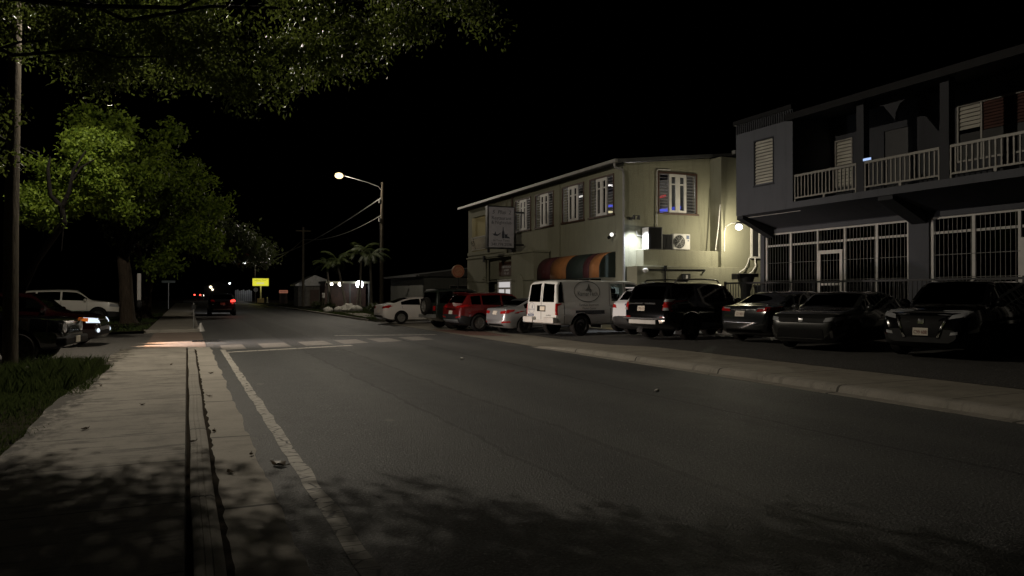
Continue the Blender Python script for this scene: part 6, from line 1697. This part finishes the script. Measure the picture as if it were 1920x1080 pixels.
# --- palms by the street lamp
def palm(name, label, loc, h, lean, nf, fl):
    t = thing(name, label, "palm tree", loc)
    m = MB(); m.tube([(0, 0, -.1), (lean * .25, 0, h * .3), (lean * .6, 0, h * .65), (lean, 0, h)], [.17, .11, .10, .09], 10); m.build("trunk", M['palm_bark'], t, smooth=60)
    m = MB(); m.tube([(lean, 0, h), (lean + .02, 0, h + .55)], [.12, .07], 10); m.build("crownshaft", M['leaf_palm'], t, smooth=60)
    m = MB()
    for k in range(nf):
        a = 2 * math.pi * k / nf + random.uniform(-.2, .2); el = random.uniform(.3, 1.2); L = fl * random.uniform(.8, 1.1)
        pts = []; p = Vector((lean, 0, h + .5)); dirv = Vector((math.cos(a) * math.cos(el), math.sin(a) * math.cos(el), math.sin(el)))
        for i in range(10):
            pts.append(p.copy()); p = p + dirv * L / 9; dirv = (dirv + Vector((0, 0, -.20))).normalized()
        m.tube(pts, [.03 - .0026 * i for i in range(10)], 5)
        for i in range(1, 10):
            for sub in range(3):
                q = pts[i] if sub == 0 else pts[i].lerp(pts[i - 1], sub / 3)
                side = (pts[i] - pts[i - 1]).cross(Vector((0, 0, 1))).normalized(); fw = (pts[i] - pts[i - 1]).normalized()
                for s in (-1, 1):
                    ll = L * .30 * (1 - abs(i - 4.5) / 9) * random.uniform(.8, 1.15)
                    dd = (side * s * .8 + fw * .45 + Vector((0, 0, random.uniform(-.75, -.25)))).normalized()
                    tip = q + dd * ll; w = fw * .028
                    m.add([q - w, q + w, q + dd * ll * .5 + w * .9, tip, q + dd * ll * .5 - w * .9], [(0, 1, 2, 3, 4)])
    m.build("crown", M['leaf_palm'], t)
palm("palm_tree", "slender palm with the fullest lit crown right beside the street lamp pole", (13.5, 58.5, .09), 4.0, -.1, 13, 1.9)
palm("palm_tree", "leaning palm with a dim crown left of the fuller palm", (12.4, 63.0, .09), 3.6, -.7, 11, 1.7)
palm("palm_tree", "palm in the middle of the group in front of the bright carport lamp", (13.35, 62.2, .09), 4.4, .1, 12, 1.9)
palm("palm_tree", "short dark palm farthest left in the group with drooping fronds", (11.6, 66.0, .09), 3.4, -.3, 10, 1.7)
# rocks, bush and stakes at the palms' feet
for k, (x, y, r, lab) in enumerate(((11.3, 60.2, .42, "pale garden rock in front of the leaning palm"), (11.9, 59.6, .62, "largest pale rock among the palms beside the pavement"), (12.35, 58.9, .5, "rough pale rock nearest the pavement in the palm bed"), (10.6, 61.5, .38, "small grey rock at the left end of the palm bed"), (12.75, 60.4, .4, "low grey rock between the two middle palm trunks"))):
    m = MB(); m.sphere((0, 0, 0), (r, r * .8, r * .75), 12, 8, jitter=.22); o = m.build("garden_rock", M['rock'], smooth=50); o.location = (x, y, .09 + r * .35); tag(o, lab, "rock", "rocks in the palm bed")
def bush(name, label, loc, r, n, mat, leaf=.12):
    t = thing(name, label, "bush", loc)
    m = MB()
    for k in range(6): m.tube([(0, 0, 0), (random.uniform(-.4, .4) * r, random.uniform(-.4, .4) * r, r * .9)], [.03, .012], 5)
    m.build("stem", M['bark'], t)
    leaves_mesh("foliage", mat, clump_points([((0, 0, r * .7), (r, r, r * .7), n)]), None, leaf, t, per=10, spread=.12, droop=.2)
bush("low_bush", "dark low bush at the foot of the street lamp pole", (13.3, 56.6, .09), .55, 90, M['leaf_dark'])
bush("low_bush", "small bush behind the palm bed rocks near the leaning stakes", (11.0, 63.0, .09), .5, 80, M['leaf_palm'])
bush("low_bush", "loose bush on the grass left of the stakes", (10.7, 67.0, .09), .6, 90, M['leaf_dark'])
t = thing("verge_marker", "small white tag on two crossed stakes at the left of the palm bed", "marker", (10.3, 62.0, .09))
for s in (-1, 1):
    m = MB(); m.tube([(.14 * s, 0, 0), (.02 * s, .05 * s, 1.5)], .03, 6); m.build("stake", M['wood_pole'], t)
m = MB(); m.box(-.10, -.05, 1.15, .10, -.03, 1.55); m.build("tag", M['trim_white'], t)
t = thing("leaning_prop", "timber prop leaning against the middle palm trunk", "prop", (12.85, 61.6, .09))
m = MB(); m.tube([(0, 0, 0), (.42, .5, 2.2)], .05, 8); m.build("pole", M['palm_bark'], t)

# small things at the driveway mouth
t = thing("white_marker", "little white triangular marker standing at the driveway mouth", "marker", (0.55, 34.4, .0))
m = MB(); m.lathe([(.17, 0), (.16, .04), (.03, .36), (0, .37)], n=14); m.build("cone", M['trim_white'], t, smooth=40)
t = thing("kerb_post", "thin steel post with a small square plate on the far pavement edge", "post", (0.28, 35.2, .11))
m = MB(); m.tube([(0, 0, 0), (0, 0, 1.1)], .03, 8); m.build("post", M['steel'], t)
m = MB(); m.box(-.08, -.035, .82, .08, -.03, 1.02); m.build("plate", M['clad'], t)
t = thing("street_name_sign", "small street name sign on a thin post beyond the shaded tree", "sign", (-1.6, 78.0, .1))
m = MB(); m.tube([(0, 0, 0), (0, 0, 2.5)], .04, 8); m.build("post", M['steel'], t)
m = MB(); m.box(-.6, -.03, 2.5, .6, .0, 2.72); m.build("blade", plain("dark sign", (.02, .03, .02), .5), t)

# ================================================================== GRASS, FALLEN LEAVES, LITTER
def grass(name, n, area, hgt, clump=0.0):
    x0, y0, x1, y1, zf = area
    x = rng.uniform(x0, x1, n); y = rng.uniform(y0, y1, n)
    k = np.sin(x * 2.3 + 1) * np.sin(y * 1.7) + np.sin(x * 0.9 - y * 0.6)
    h = hgt * (0.45 + 0.55 * rng.random(n)) * np.clip(0.75 + 0.35 * k, 0.25, 1.4)
    keep = rng.random(n) < np.clip(0.62 + 0.4 * k, 0.12, 1)
    x, y, h = x[keep], y[keep], h[keep]; n = len(x)
    a = rng.uniform(0, 2 * np.pi, n); ln = rng.uniform(.1, .7, n) * h; b = rng.uniform(0, 2 * np.pi, n); w = rng.uniform(.004, .009, n) * (1.0 if y0 < 30 else 3.0)
    z = np.array([zf(p, q) for p, q in zip(x, y)])
    base = np.stack([x, y, z], 1); dx = np.stack([np.cos(a) * w, np.sin(a) * w, np.zeros(n)], 1)
    mid = base + np.stack([np.cos(b) * ln * .35, np.sin(b) * ln * .35, h * .6], 1); tip = base + np.stack([np.cos(b) * ln, np.sin(b) * ln, h * .95], 1)
    vs = np.stack([base - dx, base + dx, mid + dx * .7, tip, mid - dx * .7], 1).reshape(-1, 3)
    me = bpy.data.meshes.new(name)
    me.vertices.add(len(vs)); me.vertices.foreach_set("co", vs.astype(np.float32).ravel())
    me.loops.add(n * 5); me.loops.foreach_set("vertex_index", np.arange(n * 5, dtype=np.int32))
    me.polygons.add(n); me.polygons.foreach_set("loop_start", np.arange(0, n * 5, 5, dtype=np.int32)); me.polygons.foreach_set("loop_total", np.full(n, 5, dtype=np.int32))
    me.update(calc_edges=True); me.validate(); me.materials.append(M['blade'])
    o = bpy.data.objects.new(name, me); link(o); return tag(o, kind="stuff")
vz = lambda x, y: 0.03 + rough(x, y) + 0.02 * min(2, max(0, -1.64 - x)) if -12 < y < 18.9 else 0.07 + rough(x, y, .04)
grass("grass", 90000, (-6.0, 6.0, -1.45, 18.9, vz), .15)
grass("tall_grass", 13000, (-5.2, 14.0, -1.62, 19.0, vz), .40)
grass("grass_beyond", 16000, (-9, 34.0, -1.55, 60, vz), .14)
grass("grass_opposite", 22000, (9.9, 43.0, 18, 72, lambda x, y: .08 + rough(x, y, .04)), .16)

def fallen(x, y, z, s, lab, i):
    m = MB(); a = random.uniform(0, 6.28); n = 7
    pts = [(math.cos(k / n * 6.283) * s * (1 if k not in (2, 5) else .6), math.sin(k / n * 6.283) * s * .5, .012 + .35 * s * abs(math.sin(k * 1.9))) for k in range(n)]
    m.add([(0, 0, .006)] + pts, [(0, 1 + k, 1 + (k + 1) % n) for k in range(n)])
    m.tube([(s * .9, 0, .012), (s * 1.5, .02, .03)], .004, 4)
    o = m.build("fallen_leaf", M['dry']); o.location = (x, y, z); o.rotation_euler = (0, 0, a)
    tag(o, lab, "leaf", "fallen leaves on the pavement and kerb"); md = o.modifiers.new("thick", 'SOLIDIFY'); md.thickness = .003
for i, (x, y, z, s, lab) in enumerate(((.80, 7.35, .006, .10, "largest curled leaf in the gutter beside the white edge line"), (.60, 7.9, .012, .035, "small dark leaf on the gutter concrete near the curled leaf"), (.36, 7.2, .012, .05, "dark leaf against the kerb foot in the shadow"),
        (.30, 9.4, .012, .045, "leaf against the kerb face halfway to the crossing"), (.34, 12.6, .012, .05, "lone leaf in the gutter nearest the driveway"), (.05, 8.2, .128, .035, "dark leaf lying on top of the kerb"), (-1.05, 9.6, .101, .05, "leaf on the left half of the pavement"), (-.55, 11.4, .101, .035, "small leaf in the middle of the pavement"),
        (-1.3, 14.0, .101, .045, "leaf on the pavement by the grass edge"), (-.3, 17.5, .101, .05, "leaf on the pavement close to the driveway"), (.45, 16.2, .010, .05, "leaf on the gutter concrete near the stop line"))):
    fallen(x, y, z, s, lab, i)
def paper(x, y, z, s, lab):
    m = MB(); m.sphere((0, 0, s * .5), (s, s * .7, s * .5), 9, 6, jitter=.35); o = m.build("crumpled_paper", M['trim_white']); o.location = (x, y, z); tag(o, lab, "litter")
paper(-3.35, 15.0, .07, .11, "crumpled white paper lying in the grass near the utility pole")
paper(6.25, 17.3, .0, .05, "small white scrap of litter in the middle of the road")
paper(7.2, 10.35, .0, .045, "tiny white scrap on the road nearer the opposite kerb")
